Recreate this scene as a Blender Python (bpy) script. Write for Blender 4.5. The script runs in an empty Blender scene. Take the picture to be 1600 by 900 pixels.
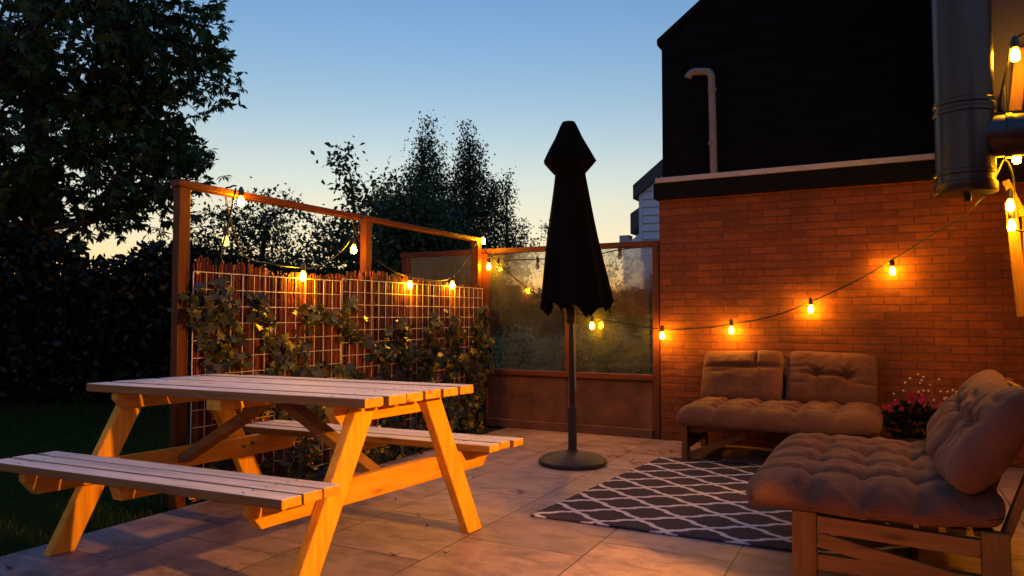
import bpy, bmesh, math, random
import numpy as np
from mathutils import Vector, Matrix, noise as mnoise
R = math.radians
PI = math.pi
random.seed(7)
rng = np.random.default_rng(11)

# ------------------------------------------------------------------ camera, sky, light, exposure
scene = bpy.context.scene
C = scene.collection
cam_d = bpy.data.cameras.new('camera')
cam_d.sensor_width = 36.0
cam_d.lens = 36.0 * 1130.0 / 1600.0
cam_d.clip_start = 0.05
cam_d.clip_end = 3000
cam = bpy.data.objects.new('camera', cam_d)
C.objects.link(cam)
cam.location = (0, 0, 1.05)
cam.rotation_euler = (R(90) + math.atan(45 / 1130), 0, R(27.3))
scene.camera = cam

GLOW_AZ = 35.0          # degrees left of +Y where the after-glow sits
world = bpy.data.worlds.new('World')
scene.world = world
world.use_nodes = True
wn = world.node_tree
wn.nodes.clear()
w_out = wn.nodes.new('ShaderNodeOutputWorld')
w_bg = wn.nodes.new('ShaderNodeBackground')
w_sky = wn.nodes.new('ShaderNodeTexSky')
w_sky.sky_type = 'NISHITA'
w_sky.sun_disc = False
w_sky.sun_elevation = R(0.0)
w_sky.sun_rotation = R(-GLOW_AZ)
w_sky.altitude = 0
w_sky.air_density = 1.0
w_sky.dust_density = 0.0
w_sky.ozone_density = 4.0
w_bg.inputs['Strength'].default_value = 0.15
# twilight gradient: the after-glow whitens and warms the sky towards the horizon
w_tc = wn.nodes.new('ShaderNodeTexCoord'); w_sp = wn.nodes.new('ShaderNodeSeparateXYZ')
w_rp = wn.nodes.new('ShaderNodeValToRGB'); w_rp.color_ramp.interpolation = 'B_SPLINE'
_st = [(0.07, (0.58, 0.307, 0.164)), (0.14, (0.976, 0.374, 0.16)), (0.19, (1.088, 0.421, 0.182)), (0.29, (0.793, 0.4, 0.208)), (0.38, (0.645, 0.392, 0.24)), (0.46, (0.56, 0.35, 0.23)), (0.7, (0.9, 0.72, 0.56)), (1.0, (0.95, 0.76, 0.6))]
while len(w_rp.color_ramp.elements) < len(_st): w_rp.color_ramp.elements.new(0.5)
for _e, (_p, _c) in zip(w_rp.color_ramp.elements, _st): _e.position = _p; _e.color = (*_c, 1)
w_mu = wn.nodes.new('ShaderNodeVectorMath'); w_mu.operation = 'MULTIPLY'
w_sc = wn.nodes.new('ShaderNodeVectorMath'); w_sc.operation = 'SCALE'; w_sc.inputs['Scale'].default_value = 6.0
wn.links.new(w_tc.outputs['Generated'], w_sp.inputs[0]); wn.links.new(w_sp.outputs[2], w_rp.inputs[0])
wn.links.new(w_sky.outputs[0], w_mu.inputs[0]); wn.links.new(w_rp.outputs[0], w_mu.inputs[1])
wn.links.new(w_mu.outputs[0], w_sc.inputs[0]); wn.links.new(w_sc.outputs[0], w_bg.inputs['Color'])
wn.links.new(w_bg.outputs[0], w_out.inputs[0])

sun_d = bpy.data.lights.new('evening_sun', 'SUN')
sun_d.energy = 0.01
sun_d.angle = R(20)
sun_d.color = (1.0, 0.85, 0.65)
sun = bpy.data.objects.new('evening_sun', sun_d)
C.objects.link(sun)
sun.rotation_euler = (R(88), 0, R(180 + GLOW_AZ))

scene.view_settings.view_transform = 'Standard'
scene.view_settings.look = 'None'
scene.view_settings.gamma = 1.0
scene.view_settings.exposure = 2.0
try:
    scene.view_settings.use_curve_mapping = False
except Exception:
    pass
scene.render.engine = 'CYCLES'
scene.cycles.use_denoising = True
scene.cycles.max_bounces = 8
scene.cycles.transparent_max_bounces = 12
scene.cycles.caustics_reflective = False
scene.cycles.caustics_refractive = False
scene.cycles.sample_clamp_indirect = 4.0

BULB_STRENGTH = 135.0
LANTERN_STRENGTH = 190.0
PORCH_STRENGTH = 5200.0
WARM = (1.0, 0.40, 0.005)

# ------------------------------------------------------------------ materials
def nd(nt, kind, **kw):
    n = nt.nodes.new(kind)
    for k, v in kw.items():
        setattr(n, k, v)
    return n

def mat(name, col, rough=0.7, metal=0.0, spec=0.5):
    m = bpy.data.materials.new(name)
    m.use_nodes = True
    b = m.node_tree.nodes['Principled BSDF']
    b.inputs['Base Color'].default_value = (*col, 1)
    b.inputs['Roughness'].default_value = rough
    b.inputs['Metallic'].default_value = metal
    b.inputs['Specular IOR Level'].default_value = spec
    return m

def mix(nt, a, b, fac, mode='MIX'):
    n = nt.nodes.new('ShaderNodeMix'); n.data_type = 'RGBA'; n.blend_type = mode
    for s, v in ((n.inputs[0], fac), (n.inputs[6], a), (n.inputs[7], b)):
        if hasattr(v, 'is_linked') or hasattr(v, 'links'):
            nt.links.new(v, s)
        else:
            s.default_value = v if not isinstance(v, tuple) else (*v, 1)[:4]
    return n.outputs[2]

def mth(nt, op, a, b=None, c=None, clamp=False):
    n = nt.nodes.new('ShaderNodeMath'); n.operation = op; n.use_clamp = clamp
    for i, v in enumerate((a, b, c)):
        if v is None: continue
        if hasattr(v, 'links'): nt.links.new(v, n.inputs[i])
        else: n.inputs[i].default_value = v
    return n.outputs[0]

def coords(nt, scale=(1, 1, 1), rot=(0, 0, 0), loc=(0, 0, 0), kind='Object'):
    tc = nt.nodes.new('ShaderNodeTexCoord')
    mp = nt.nodes.new('ShaderNodeMapping')
    mp.inputs['Scale'].default_value = scale
    mp.inputs['Rotation'].default_value = rot
    mp.inputs['Location'].default_value = loc
    nt.links.new(tc.outputs[kind], mp.inputs[0])
    return mp.outputs[0]

def noise(nt, vec, scale=5, detail=4, rough=0.5, dist=0.0):
    n = nt.nodes.new('ShaderNodeTexNoise')
    n.inputs['Scale'].default_value = scale
    n.inputs['Detail'].default_value = detail
    n.inputs['Roughness'].default_value = rough
    n.inputs['Distortion'].default_value = dist
    if vec is not None: nt.links.new(vec, n.inputs['Vector'])
    return n.outputs[0]

def ramp(nt, fac, stops):
    n = nt.nodes.new('ShaderNodeValToRGB')
    e = n.color_ramp.elements
    while len(e) < len(stops): e.new(0.5)
    for i, (p, c) in enumerate(stops):
        e[i].position = p
        e[i].color = (*c, 1) if len(c) == 3 else c
    nt.links.new(fac, n.inputs[0])
    return n.outputs[0]

def bump(nt, h, strength=0.3, dist=0.01, prev=None):
    n = nt.nodes.new('ShaderNodeBump')
    n.inputs['Strength'].default_value = strength
    n.inputs['Distance'].default_value = dist
    nt.links.new(h, n.inputs['Height'])
    if prev is not None: nt.links.new(prev, n.inputs['Normal'])
    return n.outputs[0]

def wood(name, c1, c2, axis='x', rough=0.6, grain=1.0, knots=True):
    """stained or bare timber with grain running along one axis"""
    m = mat(name, c1, rough, spec=.25); nt = m.node_tree; b = nt.nodes['Principled BSDF']
    sc = {'x': (0.9, 14, 14), 'y': (14, 0.9, 14), 'z': (14, 14, 0.9)}[axis]
    v = coords(nt, sc)
    n1 = noise(nt, v, 2.2, 5, 0.6, 0.6)
    v2 = coords(nt, tuple(s * 3.5 for s in sc))
    n2 = noise(nt, v2, 4, 3, 0.5)
    col = ramp(nt, n1, [(0.28, c2), (0.5, c1), (0.72, tuple(min(1, x * 1.2) for x in c1))])
    dk = ramp(nt, n2, [(0.3, (0.62, 0.6, 0.58)), (0.6, (1, 1, 1))])
    col = mix(nt, col, dk, 0.6 * grain, 'MULTIPLY')
    if knots:
        sk = {'x': (2.2, 9, 9), 'y': (9, 2.2, 9), 'z': (9, 9, 2.2)}[axis]
        vo = nt.nodes.new('ShaderNodeTexVoronoi'); vo.inputs['Scale'].default_value = 1.0
        nt.links.new(coords(nt, sk), vo.inputs['Vector'])
        kn = ramp(nt, vo.outputs['Distance'], [(0.07, (0.35, 0.22, 0.15)), (0.16, (1, 1, 1))])
        col = mix(nt, col, kn, 0.8, 'MULTIPLY')
    oi = nt.nodes.new('ShaderNodeObjectInfo')
    rnd = ramp(nt, oi.outputs['Random'], [(0, (0.85, 0.85, 0.85)), (1, (1.1, 1.08, 1.05))])
    col = mix(nt, col, rnd, 1.0, 'MULTIPLY')
    nt.links.new(col, b.inputs['Base Color'])
    nt.links.new(bump(nt, n1, 0.25, 0.006, bump(nt, n2, 0.2, 0.002)), b.inputs['Normal'])
    return m

def plain_noise(name, c1, c2, scale=8, rough=0.8, bstr=0.2, bdist=0.01, detail=5, spec=0.4):
    m = mat(name, c1, rough, spec=spec); nt = m.node_tree; b = nt.nodes['Principled BSDF']
    v = coords(nt)
    n1 = noise(nt, v, scale, detail, 0.6)
    nt.links.new(ramp(nt, n1, [(0.3, c2), (0.7, c1)]), b.inputs['Base Color'])
    n2 = noise(nt, v, scale * 6, 3)
    nt.links.new(bump(nt, n2, bstr, bdist), b.inputs['Normal'])
    return m

def brick_mat(name):
    m = mat(name, (0.3, 0.12, 0.07), 0.85); nt = m.node_tree; b = nt.nodes['Principled BSDF']
    tc = nt.nodes.new('ShaderNodeTexCoord')
    sp = nt.nodes.new('ShaderNodeSeparateXYZ'); nt.links.new(tc.outputs['Object'], sp.inputs[0])
    ad = mth(nt, 'ADD', sp.outputs[0], sp.outputs[1])
    nz = noise(nt, tc.outputs['Object'], 3.0, 3)
    wob = mth(nt, 'MULTIPLY', mth(nt, 'SUBTRACT', nz, 0.5), 0.012)
    cb = nt.nodes.new('ShaderNodeCombineXYZ')
    nt.links.new(mth(nt, 'ADD', ad, wob), cb.inputs[0])
    nt.links.new(mth(nt, 'ADD', sp.outputs[2], wob), cb.inputs[1])
    br = nt.nodes.new('ShaderNodeTexBrick')
    br.inputs['Scale'].default_value = 1.0
    br.inputs['Brick Width'].default_value = 0.215
    br.inputs['Row Height'].default_value = 0.060
    br.inputs['Mortar Size'].default_value = 0.006
    br.inputs['Mortar Smooth'].default_value = 0.35
    br.inputs['Bias'].default_value = 0.0
    br.inputs['Color1'].default_value = (0.225, 0.056, 0.010, 1)
    br.inputs['Color2'].default_value = (0.15, 0.034, 0.007, 1)
    br.inputs['Mortar'].default_value = (0.115, 0.027, 0.008, 1)
    nt.links.new(cb.outputs[0], br.inputs['Vector'])
    n1 = noise(nt, tc.outputs['Object'], 22, 5, 0.65)
    n0 = noise(nt, tc.outputs['Object'], 1.6, 3, 0.6)
    col = mix(nt, br.outputs['Color'], ramp(nt, n1, [(0.3, (0.65, 0.62, 0.6)), (0.65, (1.1, 1.1, 1.1))]), 0.8, 'MULTIPLY')
    col = mix(nt, col, ramp(nt, n0, [(0.35, (0.6, 0.56, 0.52)), (0.65, (1.15, 1.1, 1.0))]), 0.8, 'MULTIPLY')
    # a few pale efflorescence flecks
    n3 = noise(nt, coords(nt, (3, 3, 14)), 5, 4, 0.6)
    fl = ramp(nt, n3, [(0.68, (0, 0, 0)), (0.76, (1, 1, 1))])
    fm = nt.nodes.new('ShaderNodeRGBToBW'); nt.links.new(fl, fm.inputs[0])
    col = mix(nt, col, (0.55, 0.42, 0.33), mth(nt, 'MULTIPLY', fm.outputs[0], 0.35))
    nt.links.new(col, b.inputs['Base Color'])
    h = mth(nt, 'SUBTRACT', 1.0, br.outputs['Fac'])
    h1 = bump(nt, h, 0.65, 0.009)
    n4 = noise(nt, tc.outputs['Object'], 55, 4, 0.7)
    h2 = bump(nt, n4, 0.45, 0.006, h1)
    n5 = noise(nt, coords(nt, (5, 5, 15.2)), 1.0, 1)
    nt.links.new(bump(nt, n5, 0.5, 0.02, h2), b.inputs['Normal'])
    return m

def leaf_mat(name, c1, c2, trans=0.35, rough=0.5):
    m = bpy.data.materials.new(name); m.use_nodes = True
    nt = m.node_tree; nt.nodes.clear()
    out = nt.nodes.new('ShaderNodeOutputMaterial')
    p = nt.nodes.new('ShaderNodeBsdfPrincipled')
    p.inputs['Roughness'].default_value = rough
    p.inputs['Specular IOR Level'].default_value = 0.35
    t = nt.nodes.new('ShaderNodeBsdfTranslucent')
    g = nt.nodes.new('ShaderNodeNewGeometry')
    col = ramp(nt, g.outputs['Random Per Island'], [(0, c2), (1, c1)])
    nt.links.new(col, p.inputs['Base Color'])
    nt.links.new(col, t.inputs['Color'])
    mx = nt.nodes.new('ShaderNodeMixShader'); mx.inputs[0].default_value = trans
    nt.links.new(p.outputs[0], mx.inputs[1]); nt.links.new(t.outputs[0], mx.inputs[2])
    nt.links.new(mx.outputs[0], out.inputs[0])
    return m

M = {}
M['brick'] = brick_mat('brick')
M['stain_x'] = wood('stained_timber_x', (0.115, 0.030, 0.010), (0.06, 0.015, 0.006), 'x', 0.5)
M['stain_y'] = wood('stained_timber_y', (0.115, 0.030, 0.010), (0.06, 0.015, 0.006), 'y', 0.5)
M['stain_z'] = wood('stained_timber_z', (0.115, 0.030, 0.010), (0.06, 0.015, 0.006), 'z', 0.5)
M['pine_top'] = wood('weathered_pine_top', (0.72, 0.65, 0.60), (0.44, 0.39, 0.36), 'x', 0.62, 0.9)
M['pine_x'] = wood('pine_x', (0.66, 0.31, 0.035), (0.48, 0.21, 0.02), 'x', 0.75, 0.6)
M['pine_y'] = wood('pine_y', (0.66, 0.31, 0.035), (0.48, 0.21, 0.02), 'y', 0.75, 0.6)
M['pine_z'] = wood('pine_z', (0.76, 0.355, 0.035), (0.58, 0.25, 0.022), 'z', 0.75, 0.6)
M['pine_shade'] = wood('shaded_pine_side', (0.26, 0.125, 0.04), (0.16, 0.075, 0.025), 'x', 0.75, 0.7)  # pine with shade put into its colour, for faces turned from the lamp
M['sofa_x'] = wood('sofa_frame_x', (0.20, 0.09, 0.020), (0.13, 0.055, 0.013), 'x', 0.55, 0.6)
M['sofa_y'] = wood('sofa_frame_y', (0.20, 0.09, 0.020), (0.13, 0.055, 0.013), 'y', 0.55, 0.6)
M['sofa_z'] = wood('sofa_frame_z', (0.20, 0.09, 0.020), (0.13, 0.055, 0.013), 'z', 0.55, 0.6)
M['black_paint'] = plain_noise('black_board', (0.008, 0.008, 0.009), (0.005, 0.005, 0.006), 6, 0.9, 0.1, spec=0.1)
M['flash'] = plain_noise('zinc_flashing', (0.42, 0.38, 0.38), (0.33, 0.30, 0.30), 6, 0.5, 0.1)
M['vent'] = plain_noise('grey_pvc', (0.20, 0.19, 0.20), (0.15, 0.14, 0.15), 5, 0.5, 0.05)
M['cable'] = mat('black_rubber', (0.004, 0.004, 0.004), 0.6)
M['socket'] = mat('socket_plastic', (0.02, 0.015, 0.012), 0.4)
M['wire'] = mat('galvanised_wire', (0.62, 0.58, 0.58), 0.38, 0.25)
M['iron'] = plain_noise('dark_powdercoat', (0.012, 0.011, 0.012), (0.008, 0.008, 0.009), 20, 0.45, 0.1)
M['base_plastic'] = plain_noise('umbrella_base_resin', (0.024, 0.021, 0.022), (0.016, 0.014, 0.015), 30, 0.6, 0.3, 0.003)
M['steel'] = mat('screw_steel', (0.6, 0.58, 0.55), 0.3, 1.0)
M['bolt'] = mat('dark_bolt', (0.12, 0.09, 0.07), 0.5, 0.6)
M['white_tag'] = mat('white_label_cloth', (0.75, 0.72, 0.68), 0.8)

def canopy_mat():
    m = mat('black_canopy_fabric', (0.0035, 0.0035, 0.0035), 1.0, spec=0.05); nt = m.node_tree
    b = nt.nodes['Principled BSDF']
    n = noise(nt, coords(nt), 300, 2)
    nt.links.new(bump(nt, n, 0.2, 0.001), b.inputs['Normal'])
    return m
M['canopy'] = canopy_mat()

def slate_mat():
    m = mat('black_slate_cladding', (0.012, 0.012, 0.014), 0.85, spec=0.06); nt = m.node_tree
    b = nt.nodes['Principled BSDF']
    tc = nt.nodes.new('ShaderNodeTexCoord')
    sp = nt.nodes.new('ShaderNodeSeparateXYZ'); nt.links.new(tc.outputs['Object'], sp.inputs[0])
    cb = nt.nodes.new('ShaderNodeCombineXYZ')
    nt.links.new(mth(nt, 'ADD', sp.outputs[0], sp.outputs[1]), cb.inputs[0]); nt.links.new(sp.outputs[2], cb.inputs[1])
    br = nt.nodes.new('ShaderNodeTexBrick'); br.inputs['Scale'].default_value = 1
    br.inputs['Brick Width'].default_value = 0.22; br.inputs['Row Height'].default_value = 0.13
    br.inputs['Mortar Size'].default_value = 0.004; br.inputs['Mortar Smooth'].default_value = 0.3
    br.inputs['Color1'].default_value = (0.005, 0.006, 0.009, 1); br.inputs['Color2'].default_value = (0.003, 0.0035, 0.005, 1)
    br.inputs['Mortar'].default_value = (0.004, 0.004, 0.005, 1)
    nt.links.new(cb.outputs[0], br.inputs['Vector'])
    nt.links.new(br.outputs['Color'], b.inputs['Base Color'])
    h = bump(nt, mth(nt, 'SUBTRACT', 1, br.outputs['Fac']), 0.5, 0.008)
    n = noise(nt, tc.outputs['Object'], 14, 4)
    nt.links.new(bump(nt, n, 0.3, 0.01, h), b.inputs['Normal'])
    return m
M['slate'] = slate_mat()
M['render'] = plain_noise('grey_render', (0.055, 0.045, 0.042), (0.04, 0.032, 0.03), 4, 0.9, 0.35, 0.006)

def reed_mat():
    m = mat('dried_reed', (0.3, 0.11, 0.05), 0.7); nt = m.node_tree; b = nt.nodes['Principled BSDF']
    g = nt.nodes.new('ShaderNodeNewGeometry')
    col = ramp(nt, g.outputs['Random Per Island'], [(0, (0.03, 0.008, 0.006)), (0.5, (0.11, 0.018, 0.008)), (1, (0.34, 0.075, 0.02))])
    n = noise(nt, coords(nt, (1, 1, 0.25)), 60, 3)
    col = mix(nt, col, ramp(nt, n, [(0.35, (0.5, 0.45, 0.42)), (0.65, (1.1, 1.1, 1.1))]), 0.7, 'MULTIPLY')
    nt.links.new(col, b.inputs['Base Color'])
    return m
M['reed'] = reed_mat()

def fabric(name, c1, c2):
    m = mat(name, c1, 0.92, spec=0.2); nt = m.node_tree; b = nt.nodes['Principled BSDF']
    b.inputs['Sheen Weight'].default_value = 0.08
    b.inputs['Sheen Roughness'].default_value = 0.5
    v = coords(nt)
    n = noise(nt, v, 5, 4, 0.6)
    col = ramp(nt, n, [(0.3, c2), (0.7, c1)])
    w = noise(nt, v, 420, 2, 0.6)
    col = mix(nt, col, ramp(nt, w, [(0.35, (0.8, 0.8, 0.8)), (0.65, (1.1, 1.1, 1.1))]), 0.7, 'MULTIPLY')
    nt.links.new(col, b.inputs['Base Color'])
    cr = noise(nt, coords(nt, (1, 1, 1)), 11, 8, 0.7, 2.2)
    nt.links.new(bump(nt, cr, 0.5, 0.035, bump(nt, w, 0.3, 0.0015)), b.inputs['Normal'])
    return m
M['cushion'] = fabric('taupe_cotton', (0.155, 0.064, 0.033), (0.105, 0.043, 0.022))

def patio_mat():
    m = mat('patio_slabs', (0.25, 0.2, 0.18), 0.6, spec=0.5); nt = m.node_tree; b = nt.nodes['Principled BSDF']
    v = coords(nt, (1, 1, 1), (0, 0, R(90)), (0.0, 0.0, 0))
    mp = v
    br = nt.nodes.new('ShaderNodeTexBrick'); br.inputs['Scale'].default_value = 1
    br.inputs['Brick Width'].default_value = 0.6; br.inputs['Row Height'].default_value = 0.6
    br.inputs['Mortar Size'].default_value = 0.004; br.inputs['Mortar Smooth'].default_value = 0.3
    br.offset = 0.38
    br.inputs['Color1'].default_value = (0.36, 0.25, 0.235, 1); br.inputs['Color2'].default_value = (0.26, 0.18, 0.175, 1)
    br.inputs['Mortar'].default_value = (0.05, 0.04, 0.035, 1)
    nt.links.new(mp, br.inputs['Vector'])
    o = coords(nt)
    n1 = noise(nt, o, 2.2, 6, 0.65, 0.5)
    n2 = noise(nt, coords(nt, (1, 1.7, 1)), 5, 6, 0.7, 0.6)
    n3 = noise(nt, o, 90, 3)
    col = mix(nt, br.outputs['Color'], ramp(nt, n1, [(0.3, (0.62, 0.60, 0.62)), (0.7, (1.2, 1.15, 1.1))]), 0.8, 'MULTIPLY')
    col = mix(nt, col, ramp(nt, n2, [(0.36, (0.45, 0.42, 0.42)), (0.58, (1.1, 1.1, 1.1))]), 0.75, 'MULTIPLY')
    col = mix(nt, col, ramp(nt, n3, [(0.35, (0.8, 0.8, 0.8)), (0.6, (1.05, 1.05, 1.05))]), 0.6, 'MULTIPLY')
    nt.links.new(col, b.inputs['Base Color'])
    rg = ramp(nt, n1, [(0.3, (0.42, 0.42, 0.42)), (0.7, (0.7, 0.7, 0.7))])
    nt.links.new(rg, b.inputs['Roughness'])
    h = bump(nt, mth(nt, 'SUBTRACT', 1, br.outputs['Fac']), 0.6, 0.006)
    h = bump(nt, n2, 0.25, 0.01, h)
    nt.links.new(bump(nt, n3, 0.2, 0.002, h), b.inputs['Normal'])
    return m
M['patio'] = patio_mat()
M['lawn'] = plain_noise('lawn_soil', (0.016, 0.028, 0.008), (0.01, 0.018, 0.005), 5, 1.0, 0.6, 0.02, spec=0.0)
M['soil'] = plain_noise('bed_soil', (0.03, 0.022, 0.016), (0.018, 0.013, 0.01), 14, 0.95, 0.8, 0.02)
M['ground'] = plain_noise('ground_grass', (0.015, 0.025, 0.008), (0.01, 0.016, 0.006), 1.2, 1.0, 0.5, 0.03, spec=0.0)
M['grass'] = leaf_mat('grass_blades', (0.04, 0.065, 0.010), (0.018, 0.035, 0.006), 0.2, 0.9)
M['grass'].node_tree.nodes['Principled BSDF'].inputs['Specular IOR Level'].default_value = 0.0
M['panel'] = plain_noise('weathered_board', (0.17, 0.065, 0.035), (0.07, 0.028, 0.018), 5, 0.75, 0.35, 0.01)
M['leaf_chest'] = leaf_mat('broad_leaves', (0.03, 0.085, 0.018), (0.010, 0.028, 0.006), 0.3)
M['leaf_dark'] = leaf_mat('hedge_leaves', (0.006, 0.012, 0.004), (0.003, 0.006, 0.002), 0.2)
M['leaf_mid'] = leaf_mat('shrub_leaves', (0.06, 0.115, 0.035), (0.025, 0.05, 0.016), 0.3)
M['leaf_birch'] = leaf_mat('birch_leaves', (0.08, 0.12, 0.05), (0.035, 0.06, 0.025), 0.25)
M['leaf_vine'] = leaf_mat('vine_leaves', (0.075, 0.075, 0.028), (0.012, 0.018, 0.007), 0.15, 0.3)
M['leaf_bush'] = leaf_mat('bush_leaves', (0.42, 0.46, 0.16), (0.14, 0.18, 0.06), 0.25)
M['bark'] = plain_noise('bark', (0.05, 0.04, 0.03), (0.025, 0.02, 0.016), 18, 0.95, 0.6, 0.02)
M['twig'] = mat('vine_stem', (0.08, 0.05, 0.03), 0.8)
M['clap'] = plain_noise('white_clapboard', (0.62, 0.66, 0.70), (0.52, 0.56, 0.60), 3, 0.6, 0.1)
M['verge'] = mat('dark_verge_board', (0.05, 0.05, 0.055), 0.7)
M['pink'] = leaf_mat('pink_petals', (0.42, 0.02, 0.08), (0.25, 0.01, 0.04), 0.3)
M['white_petal'] = leaf_mat('white_petals', (0.8, 0.72, 0.7), (0.7, 0.6, 0.6), 0.3)
M['pot'] = plain_noise('dark_pot', (0.05, 0.035, 0.03), (0.035, 0.025, 0.02), 12, 0.6, 0.2)
M['dryleaf'] = leaf_mat('dry_leaf', (0.05, 0.025, 0.015), (0.025, 0.012, 0.008), 0.1)

def glass_mat():
    m = bpy.data.materials.new('hazy_safety_glass'); m.use_nodes = True
    nt = m.node_tree; nt.nodes.clear()
    out = nt.nodes.new('ShaderNodeOutputMaterial')
    refr = nt.nodes.new('ShaderNodeBsdfRefraction'); refr.inputs['IOR'].default_value = 1.12
    refr.inputs['Roughness'].default_value = 0.17; refr.inputs['Color'].default_value = (0.93, 0.95, 0.93, 1)
    tr = nt.nodes.new('ShaderNodeBsdfTransparent'); tr.inputs['Color'].default_value = (0.95, 0.97, 0.95, 1)
    m1 = nt.nodes.new('ShaderNodeMixShader'); m1.inputs[0].default_value = 0.65
    nt.links.new(refr.outputs[0], m1.inputs[1]); nt.links.new(tr.outputs[0], m1.inputs[2])
    gl = nt.nodes.new('ShaderNodeBsdfGlossy'); gl.inputs['Roughness'].default_value = 0.06
    fr = nt.nodes.new('ShaderNodeFresnel'); fr.inputs['IOR'].default_value = 1.5
    m2 = nt.nodes.new('ShaderNodeMixShader')
    nt.links.new(fr.outputs[0], m2.inputs[0])
    nt.links.new(m1.outputs[0], m2.inputs[1]); nt.links.new(gl.outputs[0], m2.inputs[2])
    df = nt.nodes.new('ShaderNodeBsdfDiffuse'); df.inputs['Color'].default_value = (0.5, 0.55, 0.55, 1)
    m3 = nt.nodes.new('ShaderNodeMixShader')
    n = noise(nt, coords(nt, (1, 1, 0.35)), 6, 5, 0.65, 0.5)
    dirt = ramp(nt, n, [(0.3, (0.015, 0.015, 0.015)), (0.7, (0.07, 0.07, 0.07))])
    nt.links.new(dirt, m3.inputs[0])
    nt.links.new(m2.outputs[0], m3.inputs[1]); nt.links.new(df.outputs[0], m3.inputs[2])
    nt.links.new(m3.outputs[0], out.inputs[0])
    return m
M['glass'] = glass_mat()

def emit_mat(name, col, s):
    m = bpy.data.materials.new(name); m.use_nodes = True
    nt = m.node_tree; nt.nodes.clear()
    out = nt.nodes.new('ShaderNodeOutputMaterial'); e = nt.nodes.new('ShaderNodeEmission')
    e.inputs['Color'].default_value = (*col, 1); e.inputs['Strength'].default_value = s
    nt.links.new(e.outputs[0], out.inputs[0])
    return m
M['bulb'] = emit_mat('lit_bulb', WARM, BULB_STRENGTH)
M['bulb_dim'] = emit_mat('dim_bulb', (1.0, 0.6, 0.12), 0.9)
M['porch_glow'] = emit_mat('porch_glow', WARM, PORCH_STRENGTH)
M['lantern_glow'] = emit_mat('lantern_glow', WARM, LANTERN_STRENGTH)
def clearbulb():
    m = mat('unlit_bulb_glass', (0.55, 0.4, 0.3), 0.15); b = m.node_tree.nodes['Principled BSDF']
    b.inputs['Transmission Weight'].default_value = 0.8; b.inputs['Roughness'].default_value = 0.1
    return m
M['bulb_off'] = clearbulb()

def rug_mat():
    m = mat('trellis_rug', (0.05, 0.045, 0.05), 0.95, spec=0.1); nt = m.node_tree; b = nt.nodes['Principled BSDF']
    tc = nt.nodes.new('ShaderNodeTexCoord')
    sp = nt.nodes.new('ShaderNodeSeparateXYZ'); nt.links.new(tc.outputs['Object'], sp.inputs[0])
    u = mth(nt, 'DIVIDE', mth(nt, 'ADD', sp.outputs[0], 1.67), 0.35)
    v = mth(nt, 'DIVIDE', mth(nt, 'ADD', sp.outputs[1], -3.505), 0.278)
    a = mth(nt, 'ADD', u, v); c = mth(nt, 'SUBTRACT', u, v)
    def bumps(t):
        # squared-off bumps along the line: two per cell
        s = mth(nt, 'SINE', mth(nt, 'MULTIPLY', t, 4 * PI))
        s = mth(nt, 'MULTIPLY', s, 3.0)
        s = mth(nt, 'MINIMUM', mth(nt, 'MAXIMUM', s, -1), 1)
        return mth(nt, 'MULTIPLY', s, 0.020)
    def line(p, q):
        t = mth(nt, 'ADD', p, bumps(q))
        f = mth(nt, 'FRACT', mth(nt, 'ADD', t, 0.5))
        d = mth(nt, 'ABSOLUTE', mth(nt, 'SUBTRACT', f, 0.5))
        return mth(nt, 'SUBTRACT', 1.0, mth(nt, 'DIVIDE', mth(nt, 'SUBTRACT', d, 0.064), 0.014), clamp=True)
    msk = mth(nt, 'MAXIMUM', line(a, c), line(c, a), clamp=True)
    w = noise(nt, coords(nt), 260, 3, 0.7)
    dark = ramp(nt, w, [(0.3, (0.034, 0.026, 0.028)), (0.7, (0.085, 0.066, 0.070))])
    lite = ramp(nt, w, [(0.3, (0.5, 0.45, 0.43)), (0.7, (0.72, 0.66, 0.62))])
    nt.links.new(mix(nt, dark, lite, msk), b.inputs['Base Color'])
    h = mth(nt, 'ADD', w, mth(nt, 'MULTIPLY', msk, 0.6))
    nt.links.new(bump(nt, h, 0.5, 0.004), b.inputs['Normal'])
    return m
M['rug'] = rug_mat()
def flue_mat():
    m = mat('dark_flue_steel', (0.055, 0.05, 0.048), 0.4, 0.85); nt = m.node_tree; b = nt.nodes['Principled BSDF']
    n = noise(nt, coords(nt, (1, 1, 0.4)), 12, 5, 0.6)
    nt.links.new(ramp(nt, n, [(0.3, (0.28, 0.28, 0.28)), (0.7, (0.42, 0.42, 0.42))]), b.inputs['Roughness'])
    return m
M['flue'] = flue_mat()

# ------------------------------------------------------------------ mesh helpers
def mesh_obj(name, verts, faces, material, parent=None, smooth=False):
    me = bpy.data.meshes.new(name)
    me.from_pydata([tuple(v) for v in verts], [], [tuple(f) for f in faces])
    me.update()
    o = bpy.data.objects.new(name, me)
    C.objects.link(o)
    mats = material if isinstance(material, (list, tuple)) else [material]
    for mm in mats: me.materials.append(mm)
    if smooth:
        me.polygons.foreach_set('use_smooth', [True] * len(me.polygons))
    if parent is not None: o.parent = parent
    return o

def empty(name, loc=(0, 0, 0), rz=0.0):
    o = bpy.data.objects.new(name, None); C.objects.link(o)
    o.location = loc; o.rotation_euler = (0, 0, rz); o.empty_display_size = 0.1
    return o

def tag(o, label=None, cat=None, group=None, kind=None):
    if label: o['label'] = label
    if cat: o['category'] = cat
    if group: o['group'] = group
    if kind: o['kind'] = kind
    return o

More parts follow.
